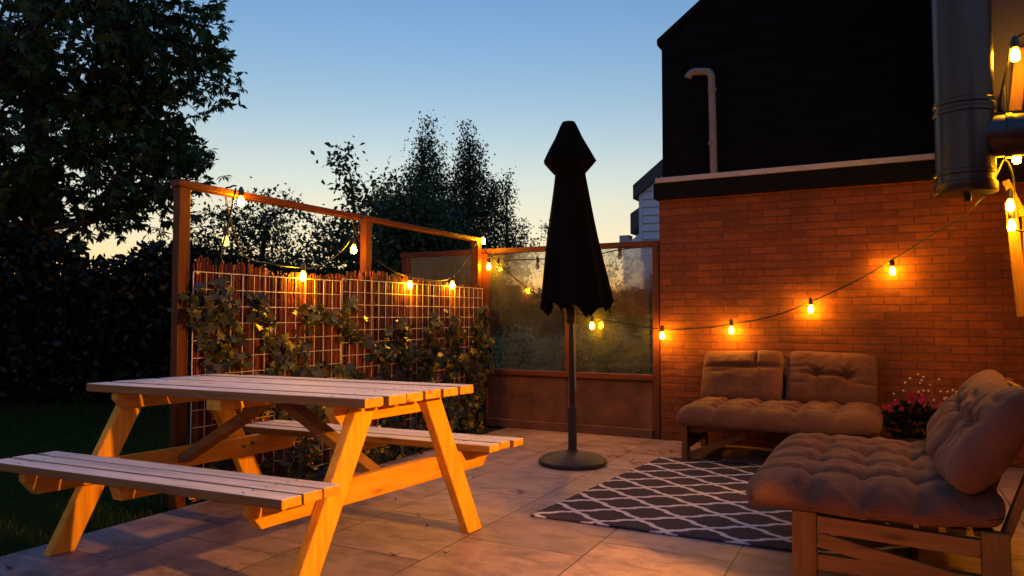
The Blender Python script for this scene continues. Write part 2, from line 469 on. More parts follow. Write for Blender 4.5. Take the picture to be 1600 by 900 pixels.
class MB:
    def __init__(self): self.v = []; self.f = []
    def add(self, vs, fs):
        n = len(self.v); self.v += [tuple(p) for p in vs]; self.f += [tuple(i + n for i in f) for f in fs]
    def box(self, x0, x1, y0, y1, z0, z1):
        self.add([(x0, y0, z0), (x1, y0, z0), (x1, y1, z0), (x0, y1, z0), (x0, y0, z1), (x1, y0, z1), (x1, y1, z1), (x0, y1, z1)],
                 [(0, 3, 2, 1), (4, 5, 6, 7), (0, 1, 5, 4), (1, 2, 6, 5), (2, 3, 7, 6), (3, 0, 4, 7)])
    def bar(self, a, b, w, h, up=(0, 0, 1)):
        """box beam from a to b; w across, h along 'up'"""
        a = Vector(a); b = Vector(b); d = (b - a).normalized(); u = Vector(up)
        s = d.cross(u)
        if s.length < 1e-4: s = Vector((1, 0, 0))
        s.normalize(); u = s.cross(d).normalized()
        vs = []
        for p in (a, b):
            for i, j in ((-1, -1), (1, -1), (1, 1), (-1, 1)):
                vs.append(p + s * (i * w / 2) + u * (j * h / 2))
        self.add(vs, [(3, 2, 1, 0), (4, 5, 6, 7), (0, 1, 5, 4), (1, 2, 6, 5), (2, 3, 7, 6), (3, 0, 4, 7)])
    def prism(self, poly, axis, a, b):
        """poly: list of 2D points, extruded along axis from a to b. axis x -> poly in (y,z), y -> (x,z), z -> (x,y)"""
        def P(p, t):
            return {'x': (t, p[0], p[1]), 'y': (p[0], t, p[1]), 'z': (p[0], p[1], t)}[axis]
        n = len(poly)
        vs = [P(p, a) for p in poly] + [P(p, b) for p in poly]
        fs = [tuple(range(n))[::-1], tuple(range(n, 2 * n))] + [(i, (i + 1) % n, n + (i + 1) % n, n + i) for i in range(n)]
        self.add(vs, fs)
    def tube(self, pts, r, seg=8, cap=True):
        pts = [Vector(p) for p in pts]; rr = r if isinstance(r, (list, tuple)) else [r] * len(pts)
        n0 = len(self.v); ref = Vector((0.13, 0.27, 0.95)).normalized(); prev = None
        for i, p in enumerate(pts):
            t = (pts[min(i + 1, len(pts) - 1)] - pts[max(i - 1, 0)]).normalized()
            if prev is None:
                s = t.cross(ref)
                if s.length < 1e-3: s = t.cross(Vector((1, 0, 0)))
                s.normalize()
            else:
                s = (prev - t * prev.dot(t)).normalized()
            prev = s; u = t.cross(s)
            for k in range(seg):
                a = 2 * PI * k / seg
                self.v.append(tuple(p + (s * math.cos(a) + u * math.sin(a)) * rr[i]))
        for i in range(len(pts) - 1):
            for k in range(seg):
                a = n0 + i * seg + k; b = n0 + i * seg + (k + 1) % seg
                self.f.append((a, b, b + seg, a + seg))
        if cap:
            self.f.append(tuple(n0 + k for k in range(seg))[::-1])
            self.f.append(tuple(n0 + (len(pts) - 1) * seg + k for k in range(seg)))
    def lathe(self, prof, c=(0, 0, 0), seg=24, cap=True):
        n0 = len(self.v)
        for r, z in prof:
            for k in range(seg):
                a = 2 * PI * k / seg
                self.v.append((c[0] + r * math.cos(a), c[1] + r * math.sin(a), c[2] + z))
        for i in range(len(prof) - 1):
            for k in range(seg):
                a = n0 + i * seg + k; b = n0 + i * seg + (k + 1) % seg
                self.f.append((a, b, b + seg, a + seg))
        if cap:
            self.f.append(tuple(n0 + k for k in range(seg))[::-1])
            self.f.append(tuple(n0 + (len(prof) - 1) * seg + k for k in range(seg)))
    def build(self, name, m, parent=None, bevel=0.0, smooth=False, segs=2):
        o = mesh_obj(name, self.v, self.f, m, parent, smooth)
        if bevel > 0:
            bm = bmesh.new(); bm.from_mesh(o.data)
            es = [e for e in bm.edges if len(e.link_faces) == 2 and e.calc_face_angle(0) > 0.5]
            bmesh.ops.bevel(bm, geom=es, offset=bevel, segments=segs, profile=0.5, affect='EDGES', clamp_overlap=True)
            bm.to_mesh(o.data); bm.free()
        if smooth:
            bm = bmesh.new(); bm.from_mesh(o.data)
            for e in bm.edges:
                if len(e.link_faces) == 2 and e.calc_face_angle(0) > R(38): e.smooth = False
            bm.to_mesh(o.data); bm.free()
        return o

def catmull(pts, n=8):
    P = [Vector(p) for p in pts]; P = [P[0] * 2 - P[1]] + P + [P[-1] * 2 - P[-2]]
    out = []
    for i in range(1, len(P) - 2):
        for k in range(n):
            t = k / n
            a, b, c, d = P[i - 1], P[i], P[i + 1], P[i + 2]
            out.append(0.5 * ((2 * b) + (c - a) * t + (2 * a - 5 * b + 4 * c - d) * t * t + (3 * b - a - 3 * c + d) * t ** 3))
    out.append(P[-2]); return out

def fast_mesh(name, verts, polys_len, loops, material, parent=None):
    """numpy mesh: verts (n,3); polys_len constant loop size"""
    me = bpy.data.meshes.new(name)
    nv = len(verts); nl = len(loops); npoly = nl // polys_len
    me.vertices.add(nv); me.vertices.foreach_set('co', np.asarray(verts, dtype=np.float32).ravel())
    me.loops.add(nl); me.loops.foreach_set('vertex_index', np.asarray(loops, dtype=np.int32).ravel())
    me.polygons.add(npoly)
    me.polygons.foreach_set('loop_start', np.arange(0, nl, polys_len, dtype=np.int32))
    me.update(calc_edges=True); me.validate()
    me.materials.append(material)
    o = bpy.data.objects.new(name, me); C.objects.link(o)
    if parent is not None: o.parent = parent
    return o

def rand_unit(n):
    v = rng.normal(size=(n, 3)); return v / np.linalg.norm(v, axis=1, keepdims=True)

def leaves_geo(pos, dirs, nrm, L, Wd):
    """diamond leaves, slightly folded: pos (n,3) base, dirs growth direction, nrm normal"""
    n = len(pos)
    d = dirs / np.linalg.norm(dirs, axis=1, keepdims=True)
    s = np.cross(d, nrm); s /= (np.linalg.norm(s, axis=1, keepdims=True) + 1e-9)
    u = np.cross(s, d)
    L = np.asarray(L).reshape(-1, 1) * np.ones((n, 1)); Wd = np.asarray(Wd).reshape(-1, 1) * np.ones((n, 1))
    v = np.stack([pos, pos + d * L * 0.55 + s * Wd * 0.5 + u * L * 0.06, pos + d * L - u * L * 0.08, pos + d * L * 0.55 - s * Wd * 0.5 + u * L * 0.06], axis=1)
    idx = (np.arange(n)[:, None] * 4 + np.arange(4)[None, :])
    return v.reshape(-1, 3), idx.ravel()

def lobed_leaves(pos, nrm, up, size):
    """five-lobed vine leaves as fans of triangles around the centre"""
    out2 = []
    ang = np.radians([-150, -118, -82, -62, -32, -14, 0, 14, 32, 62, 82, 118, 150])
    rad = np.array([0.30, 0.62, 0.42, 0.86, 0.50, 0.62, 1.0, 0.62, 0.50, 0.86, 0.42, 0.62, 0.30])
    prof = np.stack([np.sin(ang) * rad, np.cos(ang) * rad], 1) * 0.6
    prof = np.vstack([prof, [[0.0, -0.12]]])
    n = len(pos); k = len(prof)
    nrm = nrm / np.linalg.norm(nrm, axis=1, keepdims=True)
    s = np.cross(up, nrm); s /= (np.linalg.norm(s, axis=1, keepdims=True) + 1e-9)
    u = np.cross(nrm, s)
    sz = size.reshape(-1, 1, 1)
    cup = (np.abs(prof[:, 0]) * 0.22)[None, :, None] * rng.uniform(-0.4, 1.6, (n, 1, 1))
    rim = pos[:, None, :] + sz * (s[:, None, :] * prof[None, :, 0:1] + u[:, None, :] * prof[None, :, 1:2] + nrm[:, None, :] * cup)
    v = np.concatenate([pos[:, None, :] , rim], axis=1).reshape(-1, 3)
    tri = []
    for i in range(k):
        tri.append([0, 1 + i, 1 + (i + 1) % k])
    tri = np.array(tri)
    idx = (np.arange(n)[:, None, None] * (k + 1) + tri[None]).ravel()
    return v, idx

# ------------------------------------------------------------------ trees
def tree(name, label, base, blobs, n_nodes, leaf, leaf_per, lmat, group=None, trunk_r=0.12, spread=0.28,
         droop=0.35, palmate=0, twig_r=0.004, cat='tree', fill=0.0):
    """blobs: (cx,cy,cz, rx,ry,rz, weight). Nodes fill the blobs, each joins its nearest inner node as a branch,
    leaves hang round the nodes."""
    base = np.array(base, float)
    w = np.array([b[6] for b in blobs], float); w /= w.sum()
    pick = rng.choice(len(blobs), n_nodes, p=w)
    B = np.array([b[:6] for b in blobs])[pick]
    rr = rng.random(n_nodes) ** (0.42)
    pts = B[:, :3] + rand_unit(n_nodes) * rr[:, None] * B[:, 3:6]
    # eat holes with low-frequency noise so the sky shows through
    keep = np.array([mnoise.noise(Vector(p) * 1.15) > -0.16 + fill * -1 for p in pts])
    pts = pts[keep]
    top = max(b[2] + b[5] * 0.5 for b in blobs)
    main = np.average(np.array([b[:2] for b in blobs]), axis=0, weights=w)
    trunk = [np.array([base[0] + (main[0] - base[0]) * t ** 1.3, base[1] + (main[1] - base[1]) * t ** 1.3, base[2] + (top - base[2]) * t * 0.92]) for t in np.linspace(0, 1, 14)]
    nodes = list(trunk); par = [-1] + list(range(13))
    tp = np.array(trunk)
    dist = np.min(np.linalg.norm(pts[:, None, :] - tp[None], axis=2), axis=1)
    order = np.argsort(dist)
    A = np.zeros((len(trunk) + len(pts), 3)); A[:14] = tp; m = 14
    for i in order:
        p = pts[i]
        q = A[:m].copy()
        dz = p[2] - q[:, 2]
        dd = np.linalg.norm(q - p, axis=1) + np.where(dz < 0, 0.35 * -dz, 0)
        dd[0:4] += 3
        j = int(np.argmin(dd)); A[m] = p; par.append(j); m += 1
    par = np.array(par); cnt = np.ones(m)
    for i in range(m - 1, 0, -1):
        cnt[par[i]] += cnt[i]
    rad = np.minimum(twig_r * cnt ** 0.48, trunk_r)
    root = empty(name, tuple(base))
    tag(root, label, cat, group)
    # branches
    a = A[par[1:]]; b = A[1:m]; d = b - a; ln = np.linalg.norm(d, axis=1, keepdims=True) + 1e-9; d /= ln
    ref = np.tile([0.3, 0.2, 0.93], (m - 1, 1)); s = np.cross(d, ref); s /= np.linalg.norm(s, axis=1, keepdims=True) + 1e-9
    u = np.cross(d, s); vs = []; K = 5
    ra = rad[par[1:]][:, None]; rb = rad[1:m][:, None]; ra = np.minimum(ra, rb * 2.2)
    for c_, r_ in ((a, ra), (b, rb)):
        for k in range(K):
            an = 2 * PI * k / K
            vs.append(c_ + (s * math.cos(an) + u * math.sin(an)) * r_)
    V = np.stack(vs, axis=1).reshape(-1, 3) - base
    q = np.array([[k, (k + 1) % K, K + (k + 1) % K, K + k] for k in range(K)])
    idx = (np.arange(m - 1)[:, None, None] * 2 * K + q[None]).ravel()
    tr = fast_mesh('trunk', V, 4, idx, M['bark'], root)
    # leaves
    tips = A[14:m]
    n = len(tips) * leaf_per
    src = np.repeat(tips, leaf_per, axis=0)
    pos = src + rng.normal(size=(n, 3)) * spread * np.array([1, 1, 0.75])
    dirs = rand_unit(n); dirs[:, 2] -= droop
    nr = rand_unit(n); nr[:, 2] += 0.9
    if palmate:
        P = []; D = []; N = []
        for k in range(palmate):
            ang = (k - (palmate - 1) / 2) * R(230 / palmate)
            dn = dirs / np.linalg.norm(dirs, axis=1, keepdims=True)
            sd = np.cross(dn, nr); sd /= np.linalg.norm(sd, axis=1, keepdims=True) + 1e-9
            dd = dn * math.cos(ang) + sd * math.sin(ang); dd[:, 2] -= 0.35
            P.append(pos); D.append(dd); N.append(nr)
        pos = np.concatenate(P); dirs = np.concatenate(D); nr = np.concatenate(N); n = len(pos)
    L = leaf * rng.uniform(0.6, 1.25, n)
    V, idx = leaves_geo(pos - base, dirs, nr, L, L * (0.36 if palmate else 0.55))
    fast_mesh('crown', V, 4, idx, lmat, root)
    return root

# ------------------------------------------------------------------ the setting
def struct(name, mb, m, bevel=0.0):
    o = mb.build(name, m, None, bevel); o['kind'] = 'structure'; return o

g = MB(); g.add([(-900, -900, -.06), (900, -900, -.06), (900, 900, -.06), (-900, 900, -.06)], [(0, 1, 2, 3)])
struct('ground', g, M['ground'])
lw = MB(); lw.add([(-16, -4, -.035), (-3.2, -4, -.035), (-3.2, 9, -.035), (-16, 9, -.035)], [(0, 1, 2, 3)])
struct('lawn', lw, M['lawn'])
pt = MB()
pt.prism([(-3.47, -3.0), (1.15, -3.0), (1.15, 6.13), (-3.22, 6.13), (-3.22, 2.97), (-3.47, 2.97)], 'z', -0.045, 0.0)
struct('patio', pt, M['patio'], 0.004)
bd = MB(); bd.add([(-3.62, 2.97, -.02), (-3.22, 2.97, -.02), (-3.22, 6.13, -.02), (-3.62, 6.13, -.02)], [(0, 1, 2, 3)])
struct('flower_bed', bd, M['soil'])

# grass blades on the lawn
n = 26000
gx = -3.5 - rng.random(n) ** 1.5 * 6.5; gy = rng.uniform(0.2, 7.5, n)
P = np.stack([gx, gy, np.full(n, -0.035)], 1)
D = rand_unit(n) * 0.45; D[:, 2] = 1.0
V, idx = leaves_geo(P, D, rand_unit(n) + np.array([0, 0, .1]), rng.uniform(.025, .07, n), rng.uniform(.003, .007, n))
o = fast_mesh('grass', V, 4, idx, M['grass']); tag(o, 'dark green mown grass beside the patio', 'grass', kind='stuff')

# ------------------------------------------------------------------ the house
hs = empty('house', (-1.73, 6.14, 0)); HO = Vector((-1.73, 6.14, 0))
tag(hs, 'red brick house with black slate clad gable over the patio', 'house')
class HB(MB):
    """collects in world space, builds relative to an origin"""
    def __init__(self, org): super().__init__(); self.org = Vector(org)
    def build(self, name, m, parent=None, bevel=0.0, smooth=False, segs=2):
        self.v = [tuple(Vector(p) - self.org) for p in self.v]
        return super().build(name, m, parent, bevel, smooth, segs)
w = HB(HO); w.box(-1.73, 1.15, 6.14, 6.40, -.05, 2.06); w.build('brick_wall', M['brick'], hs)
w = HB(HO); w.box(-1.73, -1.50, 6.4005, 12.0, -.05, 2.06); w.build('end_wall', M['brick'], hs)
w = HB(HO); w.box(1.152, 1.40, -3.0, 12.0, -.05, 2.00); w.build('side_wall', M['brick'], hs)
f = HB(HO); f.box(-1.765, 0.44, 6.085, 6.42, 2.065, 2.20); f.build('fascia_band', M['black_paint'], hs, 0.004)
f = HB(HO); f.box(-1.745, 0.44, 6.070, 6.15, 2.2030, 2.245)
f.box(-0.862, -0.852, 6.066, 6.15, 2.2025, 2.249); f.box(-0.13, -0.12, 6.066, 6.15, 2.2025, 2.249)
f.build('flashing', M['flash'], hs, 0.003)
gb = HB(HO)
pitch = 0.735
gp = [(-1.70, 2.246), (3.9, 2.246), (3.9, 3.44), (1.10, 3.44 + pitch * 2.80), (-1.70, 3.44)]
gb.prism(gp, 'y', 6.15, 12.0); gb.build('gable_wall', M['slate'], hs)
sr = HB(HO); z = 2.26
while z < 5.3:
    x0 = -1.70 if z + .14 < 3.44 else -1.70 + (z + .14 - 3.44) / pitch
    sr.prism([(6.149, z), (6.138, z + .002), (6.147, z + .128), (6.149, z + .128)], 'x', x0 + .004, 2.4); z += .13
sr.build('cladding', M['slate'], hs)
rf = HB(HO)
t = .05
rf.prism([(-1.735, 3.425), (1.10, 3.43 + pitch * 2.83), (1.10, 3.49 + pitch * 2.83), (-1.735, 3.475)], 'y', 6.125, 12.05)
rf.prism([(3.94, 3.425), (1.102, 3.43 + pitch * 2.83), (1.102, 3.49 + pitch * 2.83), (3.94, 3.475)], 'y', 6.125, 12.05)
rf.build('roof', M['black_paint'], hs)
vp = HB(HO)
pth = [(-1.252, 6.10, 2.246), (-1.256, 6.10, 2.6), (-1.262, 6.10, 3.06)] + [(-1.262 - .06 * (1 - math.cos(a)), 6.10 - .0, 3.06 + .06 * math.sin(a)) for a in (R(30), R(60), R(90))] + [(-1.40, 6.09, 3.125)] + [(-1.40 - .06 * math.sin(a), 6.085, 3.065 + .06 * math.cos(a)) for a in (R(25), R(50), R(75))]
vp.tube(pth, 0.031, 14); vp.build('vent_pipe', M['vent'], hs, smooth=True)
for zc in (2.5, 2.95):
    cb_ = HB(HO); cb_.lathe([(.035, -.012), (.038, -.006), (.038, .006), (.035, .012)], (-1.258, 6.10, zc), 14); cb_.build('pipe_clip', M['vent'], hs)
# upper bay that projects over the patio corner
bay = HB(HO); bay.box(0.44, 1.6, 4.30, 6.148, 2.08, 4.6); bay.build('upper_bay', M['render'], hs)
bay = HB(HO); bay.box(0.425, 1.6, 4.285, 6.149, 2.00, 2.079); bay.build('bay_soffit', M['black_paint'], hs)

# neighbours' houses
nh = empty('neighbour_house', (-4.7, 15, 0)); NO = Vector((-4.7, 15, 0))
tag(nh, 'white clapboard house with dark roof edge beside the brick house', 'house')
b = HB(NO); b.prism([(-4.62, 0), (4.0, 0), (4.0, 3.7), (-.3, 7.1), (-4.62, 3.78)], 'y', 15.05, 22)
b.build('gable_wall', M['clap'], nh)
k = HB(NO); z = 1.5
while z < 6.6:
    x0 = -4.62 if z < 3.7 else -4.62 + (z - 3.74) / .768 + .05
    k.prism([(15.05, z), (15.012, z + .005), (15.035, z + .17), (15.05, z + .17)], 'x', x0, 3.0); z += .172
k.build('clapboards', M['clap'], nh)
k = HB(NO); k.box(-4.67, -4.60, 14.99, 15.049, 0, 3.72); k.build('corner_board', M['clap'], nh)
k = HB(NO); k.prism([(-4.78, 3.58), (-.3, 7.02), (-.3, 7.36), (-4.78, 3.88)], 'y', 14.93, 22.1)
k.prism([(4.1, 3.6), (-.298, 7.02), (-.298, 7.36), (4.1, 3.9)], 'y', 14.93, 22.1); k.build('roof', M['verge'], nh)
fh = empty('far_house', (-7.2, 24, 0)); FO = Vector((-7.2, 24, 0))
tag(fh, 'distant pale house with dark gable just visible over the glass screen', 'house')
b = HB(FO); b.prism([(-8.05, 0), (-1, 0), (-1, 3.5), (-4.4, 6.3), (-8.05, 3.45)], 'y', 24, 30); b.build('wall', M['clap'], fh)
b = HB(FO); b.prism([(-7.75, 3.9), (-4.4, 6.5), (-4.4, 6.7), (-7.75, 4.6), ], 'y', 23.9, 30.1); b.build('roof', M['verge'], fh)
b = HB(FO); b.box(-8.25, -7.9, 24.2, 24.6, 3.2, 3.9); b.build('chimney', M['flash'], fh)

# ------------------------------------------------------------------ flue, bay details
fl = empty('flue_pipe', (0.335, 3.86, 1.61)); FO2 = Vector((0.335, 3.86, 1.61))
tag(fl, 'thick dark steel chimney flue rising past the house corner with side branch', 'flue')
b = HB(FO2); r = .118
b.lathe([(r, 0), (r, 3.3)], (0.335, 3.86, 1.66), 40); b.build('pipe', M['flue'], fl, smooth=True)
for zc in (1.70, 1.98, 2.02, 3.1):
    q = HB(FO2); q.lathe([(r + .001, -.012), (r + .006, -.008), (r + .006, .008), (r + .001, .012)], (0.335, 3.86, zc), 40, cap=False); q.build('clamp_band', M['flue'], fl, smooth=True)
q = HB(FO2); q.lathe([(.02, 0), (r + .004, 0), (r + .008, .006), (r + .008, .045), (r + .001, .05)], (0.335, 3.86, 1.61), 40); q.build('end_cap', M['flue'], fl, smooth=True)
q = HB(FO2); q.lathe([(.016, -.035), (.018, -.03), (.018, 0.0)], (0.34, 3.86, 1.61), 16); q.build('drain_spout', M['cable'], fl, smooth=True)
q = HB(FO2); q.tube([(0.34, 3.86, 1.86), (0.6, 3.87, 1.86), (1.15, 3.88, 1.86)], .095, 32); q.build('side_branch', M['flue'], fl, smooth=True)
for xx in (0.50, .72):
    q = HB(FO2); q.tube([(xx - .012, 3.865, 1.86), (xx + .012, 3.865, 1.86)], .101, 32); q.build('clamp_band', M['flue'], fl, smooth=True)

# wooden wall trellis by the flue
wt = empty('wooden_trellis', (.66, 4.75, 1.0)); WO = Vector((.66, 4.75, 1.0))
tag(wt, 'slanted pale timber trellis boards under the overhang with string lights', 'trellis')
for nm, a, b_, ww, hh in (('upright', (0.618, 4.75, 1.68), (0.662, 4.75, 1.05), .02, .055), ('upright', (0.70, 4.79, 1.66), (0.70, 4.79, 1.05), .02, .05),
                     ('brace', (0.60, 4.76, 1.80), (0.66, 4.76, 1.64), .02, .035), ('cross_board', (0.62, 4.765, 1.62), (1.15, 4.765, 1.64), .018, .05), ('cross_board', (0.65, 4.765, 1.2), (1.15, 4.765, 1.2), .018, .05)):
    q = HB(WO); q.bar(a, b_, ww, hh, (1, 0, 0) if nm != 'cross_board' else (0, 0, 1)); q.build(nm, M['sofa_z'], wt, .003)
bs = empty('bay_bracket', (.62, 4.2, 2.02)); BO = Vector((.62, 4.2, 2.02))
tag(bs, 'dark metal shelf bracket with upright rod under the house overhang', 'bracket')
q = HB(BO); q.box(.475, 1.15, 4.16, 4.275, 2.015, 2.04); q.build('shelf', M['black_paint'], bs, .002)
q = HB(BO); q.tube([(.54, 4.2, 2.04), (.535, 4.2, 2.19)], .009, 8); q.build('rod', M['iron'], bs, smooth=True)
wp = empty('wooden_wedge', (.58, 4.2, 2.04)); 
tag(wp, 'tapered orange lit timber post standing on the dark shelf bracket', 'post')
q = HB((.58, 4.2, 2.04)); q.bar((.575, 4.21, 2.0405), (.61, 4.21, 2.35), .05, .055, (1, 0, 0)); q.build('post', M['sofa_z'], wp, .006)

# wall lamps on the side wall: a small one by the flue and the strong porch lamp that lights the table legs
def wall_lamp(label, y, z, glow):
    ln = empty('wall_lantern', (1.15, y, z)); LO = Vector((1.15, y, z)); tag(ln, label, 'lantern', 'wall lanterns on the house side wall')
    q = HB(LO); q.box(1.125, 1.151, y - .06, y + .06, z - .09, z + .09); q.build('back_plate', M['iron'], ln, .004)
    q = HB(LO); q.tube([(1.13, y, z + .06), (1.06, y, z + .10), (1.0, y, z + .075)], .008, 8); q.build('arm', M['iron'], ln, smooth=True)
    q = HB(LO); q.lathe([(.005, .075), (.05, .062), (.10, .012), (.098, .010), (.047, .056), (.005, .068)], (1.0, y, z), 28, cap=False); q.build('cap', M['iron'], ln, smooth=True)
    q = HB(LO); q.lathe([(.01, -.03), (.026, -.018), (.03, 0), (.026, .018), (.01, .03)], (1.0, y, z), 20); q.build('globe', glow, ln, smooth=True)
wall_lamp('glowing wall lantern on the side wall just beyond the flue branch', 4.2, 1.76, M['lantern_glow'])
wall_lamp('bright porch lantern on the side wall nearest the viewer', 2.33, 1.42, M['porch_glow'])
pr = HB(HO); pr.box(.62, 1.151, 2.50, 2.62, -.05, 2.4); pr.build('added_shade_wall', M['brick'], hs)  # unseen brick stub, added to keep the porch lamp off sofa and brick wall

# ------------------------------------------------------------------ glass screen
gs = empty('glass_screen', (-3.5, 6.18, 0)); GO = Vector((-3.5, 6.18, 0))
tag(gs, 'hazy glass wind screen in orange stained timber frame over a low board wall', 'screen')
def gpart(nm, mm, x0, x1, y0, y1, z0, z1, bev=.004):
    q = HB(GO); q.box(x0, x1, y0, y1, z0, z1); return q.build(nm, mm, gs, bev)
gpart('top_rail', M['stain_x'], -4.50, -1.74, 6.155, 6.215, 1.665, 1.715)
gpart('post', M['stain_z'], -4.47, -4.40, 6.15, 6.22, -.05, 1.664)
gpart('post', M['stain_z'], -3.53, -3.44, 6.135, 6.225, -.05, 1.664)
gpart('post', M['stain_z'], -1.80, -1.742, 6.15, 6.22, -.05, 1.664)
gpart('mullion', M['stain_z'], -2.625, -2.545, 6.14, 6.225, .5455, 1.664)
gpart('sill', M['stain_x'], -3.439, -1.801, 6.13, 6.235, .495, .545)
gpart('glass_pane', M['glass'], -3.439, -2.626, 6.181, 6.189, .546, 1.664, 0)
gpart('glass_pane', M['glass'], -2.544, -1.801, 6.181, 6.189, .546, 1.664, 0)
gpart('glass_pane', M['glass'], -4.399, -3.531, 6.181, 6.189, .90, 1.664, 0)
gpart('low_board', M['panel'], -3.439, -2.62, 6.165, 6.195, .0, .494)
gpart('low_board', M['panel'], -2.615, -1.801, 6.167, 6.197, .0, .494)
gpart('plinth', M['panel'], -3.439, -1.801, 6.125, 6.164, .001, .075)

# ------------------------------------------------------------------ timber fence with reed screen and wire mesh
FX = -3.5
tf = empty('timber_fence', (FX, 2.74, 0)); TO = Vector((FX, 2.74, 0))
tag(tf, 'tall open fence frame of reddish posts and one long top rail', 'fence')
for y in (2.74, 4.36, 6.03):
    q = HB(TO); ww = .028 if y < 6 else .04
    q.box(FX - ww, FX + ww, y - .036, y + .036, -.1, 1.775); q.build('post', M['stain_z'], tf, .004)
q = HB(TO); q.box(FX - .04, FX + .04, 2.69, 6.10, 1.776, 1.812); q.build('top_rail', M['stain_y'], tf, .004)
q = HB(TO); q.box(FX - .038, FX - .0, 2.79, 4.31, 1.10, 1.16); q.box(FX - .038, FX - .0, 4.41, 5.98, 1.10, 1.16); q.build('back_rail', M['stain_y'], tf, .003)

rs = MB()
y = 2.80
while y < 6.0:
    rr_ = random.uniform(.0028, .0055)
    base_h = 1.345 + .03 * math.sin(y * 3.1) + .022 * mnoise.noise(Vector((y * 4, 0, 0)))
    h = base_h + random.uniform(-.022, .03)
    if 3.0 < y < 3.35: h += .03 * math.sin((y - 3.0) / .35 * PI)
    if abs(y - 4.36) > .055 or True:
        x = FX + .052 + random.uniform(-.003, .003); dx = random.uniform(-.004, .004)
        rs.tube([(x, y, .02), (x + dx, y + random.uniform(-.006, .006), h * .6), (x + dx * 2 + random.uniform(-.006, .006), y + random.uniform(-.012, .012), h)], rr_, 4)
    y += rr_ * 1.5
o = rs.build('reed_screen', M['reed'], None); tag(o, 'reddish brown reed screen with ragged top lining the timber fence', 'screen')

def wire_panel(y0, y1, z1, label):
    root = empty('wire_mesh_panel', (FX + .085, y0, 0)); tag(root, label, 'mesh panel', 'galvanised mesh panels on the reed screen')
    og = Vector((FX + .085, y0, 0)); q = HB(og); x = FX + .085
    nc = int(round((y1 - y0) / .0845)); sp = (y1 - y0) / nc
    for i in range(nc + 1):
        yy = y0 + i * sp
        q.tube([(x, yy, .05), (x + random.uniform(-.002, .002), yy, .6), (x, yy, z1)], .0024 if 0 < i < nc else .003, 6)
    nr = int(round((z1 - .05) / .093)); sz = (z1 - .05) / nr
    for j in range(nr + 1):
        zz = .05 + j * sz
        q.tube([(x + .005, y0 - .003, zz), (x + .005, (y0 + y1) / 2, zz + random.uniform(-.003, .001)), (x + .005, y1 + .003, zz)], .0024 if 0 < j < nr else .003, 6)
    q.build('wire_grid', M['wire'], root, smooth=True)
    for yy, zz in ((y0 + .02, z1 - .005), (y0 + .02, .7)):
        q = HB(og); q.tube([(x - .01, yy, zz), (x + .012, yy, zz)], .011, 10); q.build('clip', M['steel'], root)
wire_panel(2.755, 3.98, 1.302, 'galvanised wire mesh panel on the fence behind the picnic table, nearer the lawn')
wire_panel(3.995, 6.0, 1.318, 'galvanised wire mesh panel on the fence, next to the glass screen')

# ------------------------------------------------------------------ climbing plants
def vine(name, label, paths, leaves_per_m, size, spread, cat='climbing plant', group='vines climbing the wire mesh'):
    st = Vector(paths[0][0]); root = empty(name, (st.x, st.y, 0)); og = Vector((st.x, st.y, 0))
    tag(root, label, cat, group)
    q = HB(og); pos = []
    for p in paths:
        c = catmull(p, 10); q.tube(c, [max(.0018, .0045 * (1 - i / len(c))) for i in range(len(c))], 5)
        L = sum((c[i + 1] - c[i]).length for i in range(len(c) - 1)); nn = int(L * leaves_per_m)
        for _ in range(nn):
            t = random.random() * (len(c) - 1.001); i = int(t); v = c[i].lerp(c[i + 1], t - i)
            s_ = spread * (0.4 + 0.9 * abs(mnoise.noise(v * 3)))
            pos.append((v.x + abs(random.gauss(.015, .03)), v.y + random.gauss(0, s_), v.z + random.gauss(-.01, s_)))
    if name == 'low_shrub':
        ys = sorted(p[0][1] for p in paths); q.tube([(paths[0][0][0], ys[0], -.022), (paths[0][0][0] + .02, (ys[0] + ys[-1]) / 2, -.02), (paths[0][0][0], ys[-1], -.022)], .012, 6)
    q.build('stem', M['twig'], root, smooth=True)
    pos = np.array(pos); n = len(pos)
    nr = rng.normal(size=(n, 3)) * .55 + np.array([.75, -.35, .55]); up = rng.normal(size=(n, 3)) * .5 + np.array([.3, 0, -.8])
    V, idx = lobed_leaves(pos - np.array(og), nr, up, size * rng.uniform(.55, 1.25, n))
    fast_mesh('foliage', V, 3, idx, M['leaf_vine'], root)
    return root
vx = FX + .095
def VP(*yz): return [(vx, y, z) for y, z in yz]
vine('climbing_vine', 'lobed leaved vine hanging over the mesh at the fence post nearest the lawn',
     [VP((2.95, 0), (2.92, .45), (2.85, .8), (2.80, 1.08), (2.93, 1.27)), VP((2.9, .6), (2.98, .9), (2.88, 1.12), (2.72, 1.16)), VP((2.86, 1.2), (2.98, 1.12), (3.03, .95), (3.06, .82)), VP((2.75, 1.1), (2.68, 1.1), (2.70, 1.2)), VP((2.9, .9), (3.0, .8), (3.1, .66))],
     90, .085, .045)
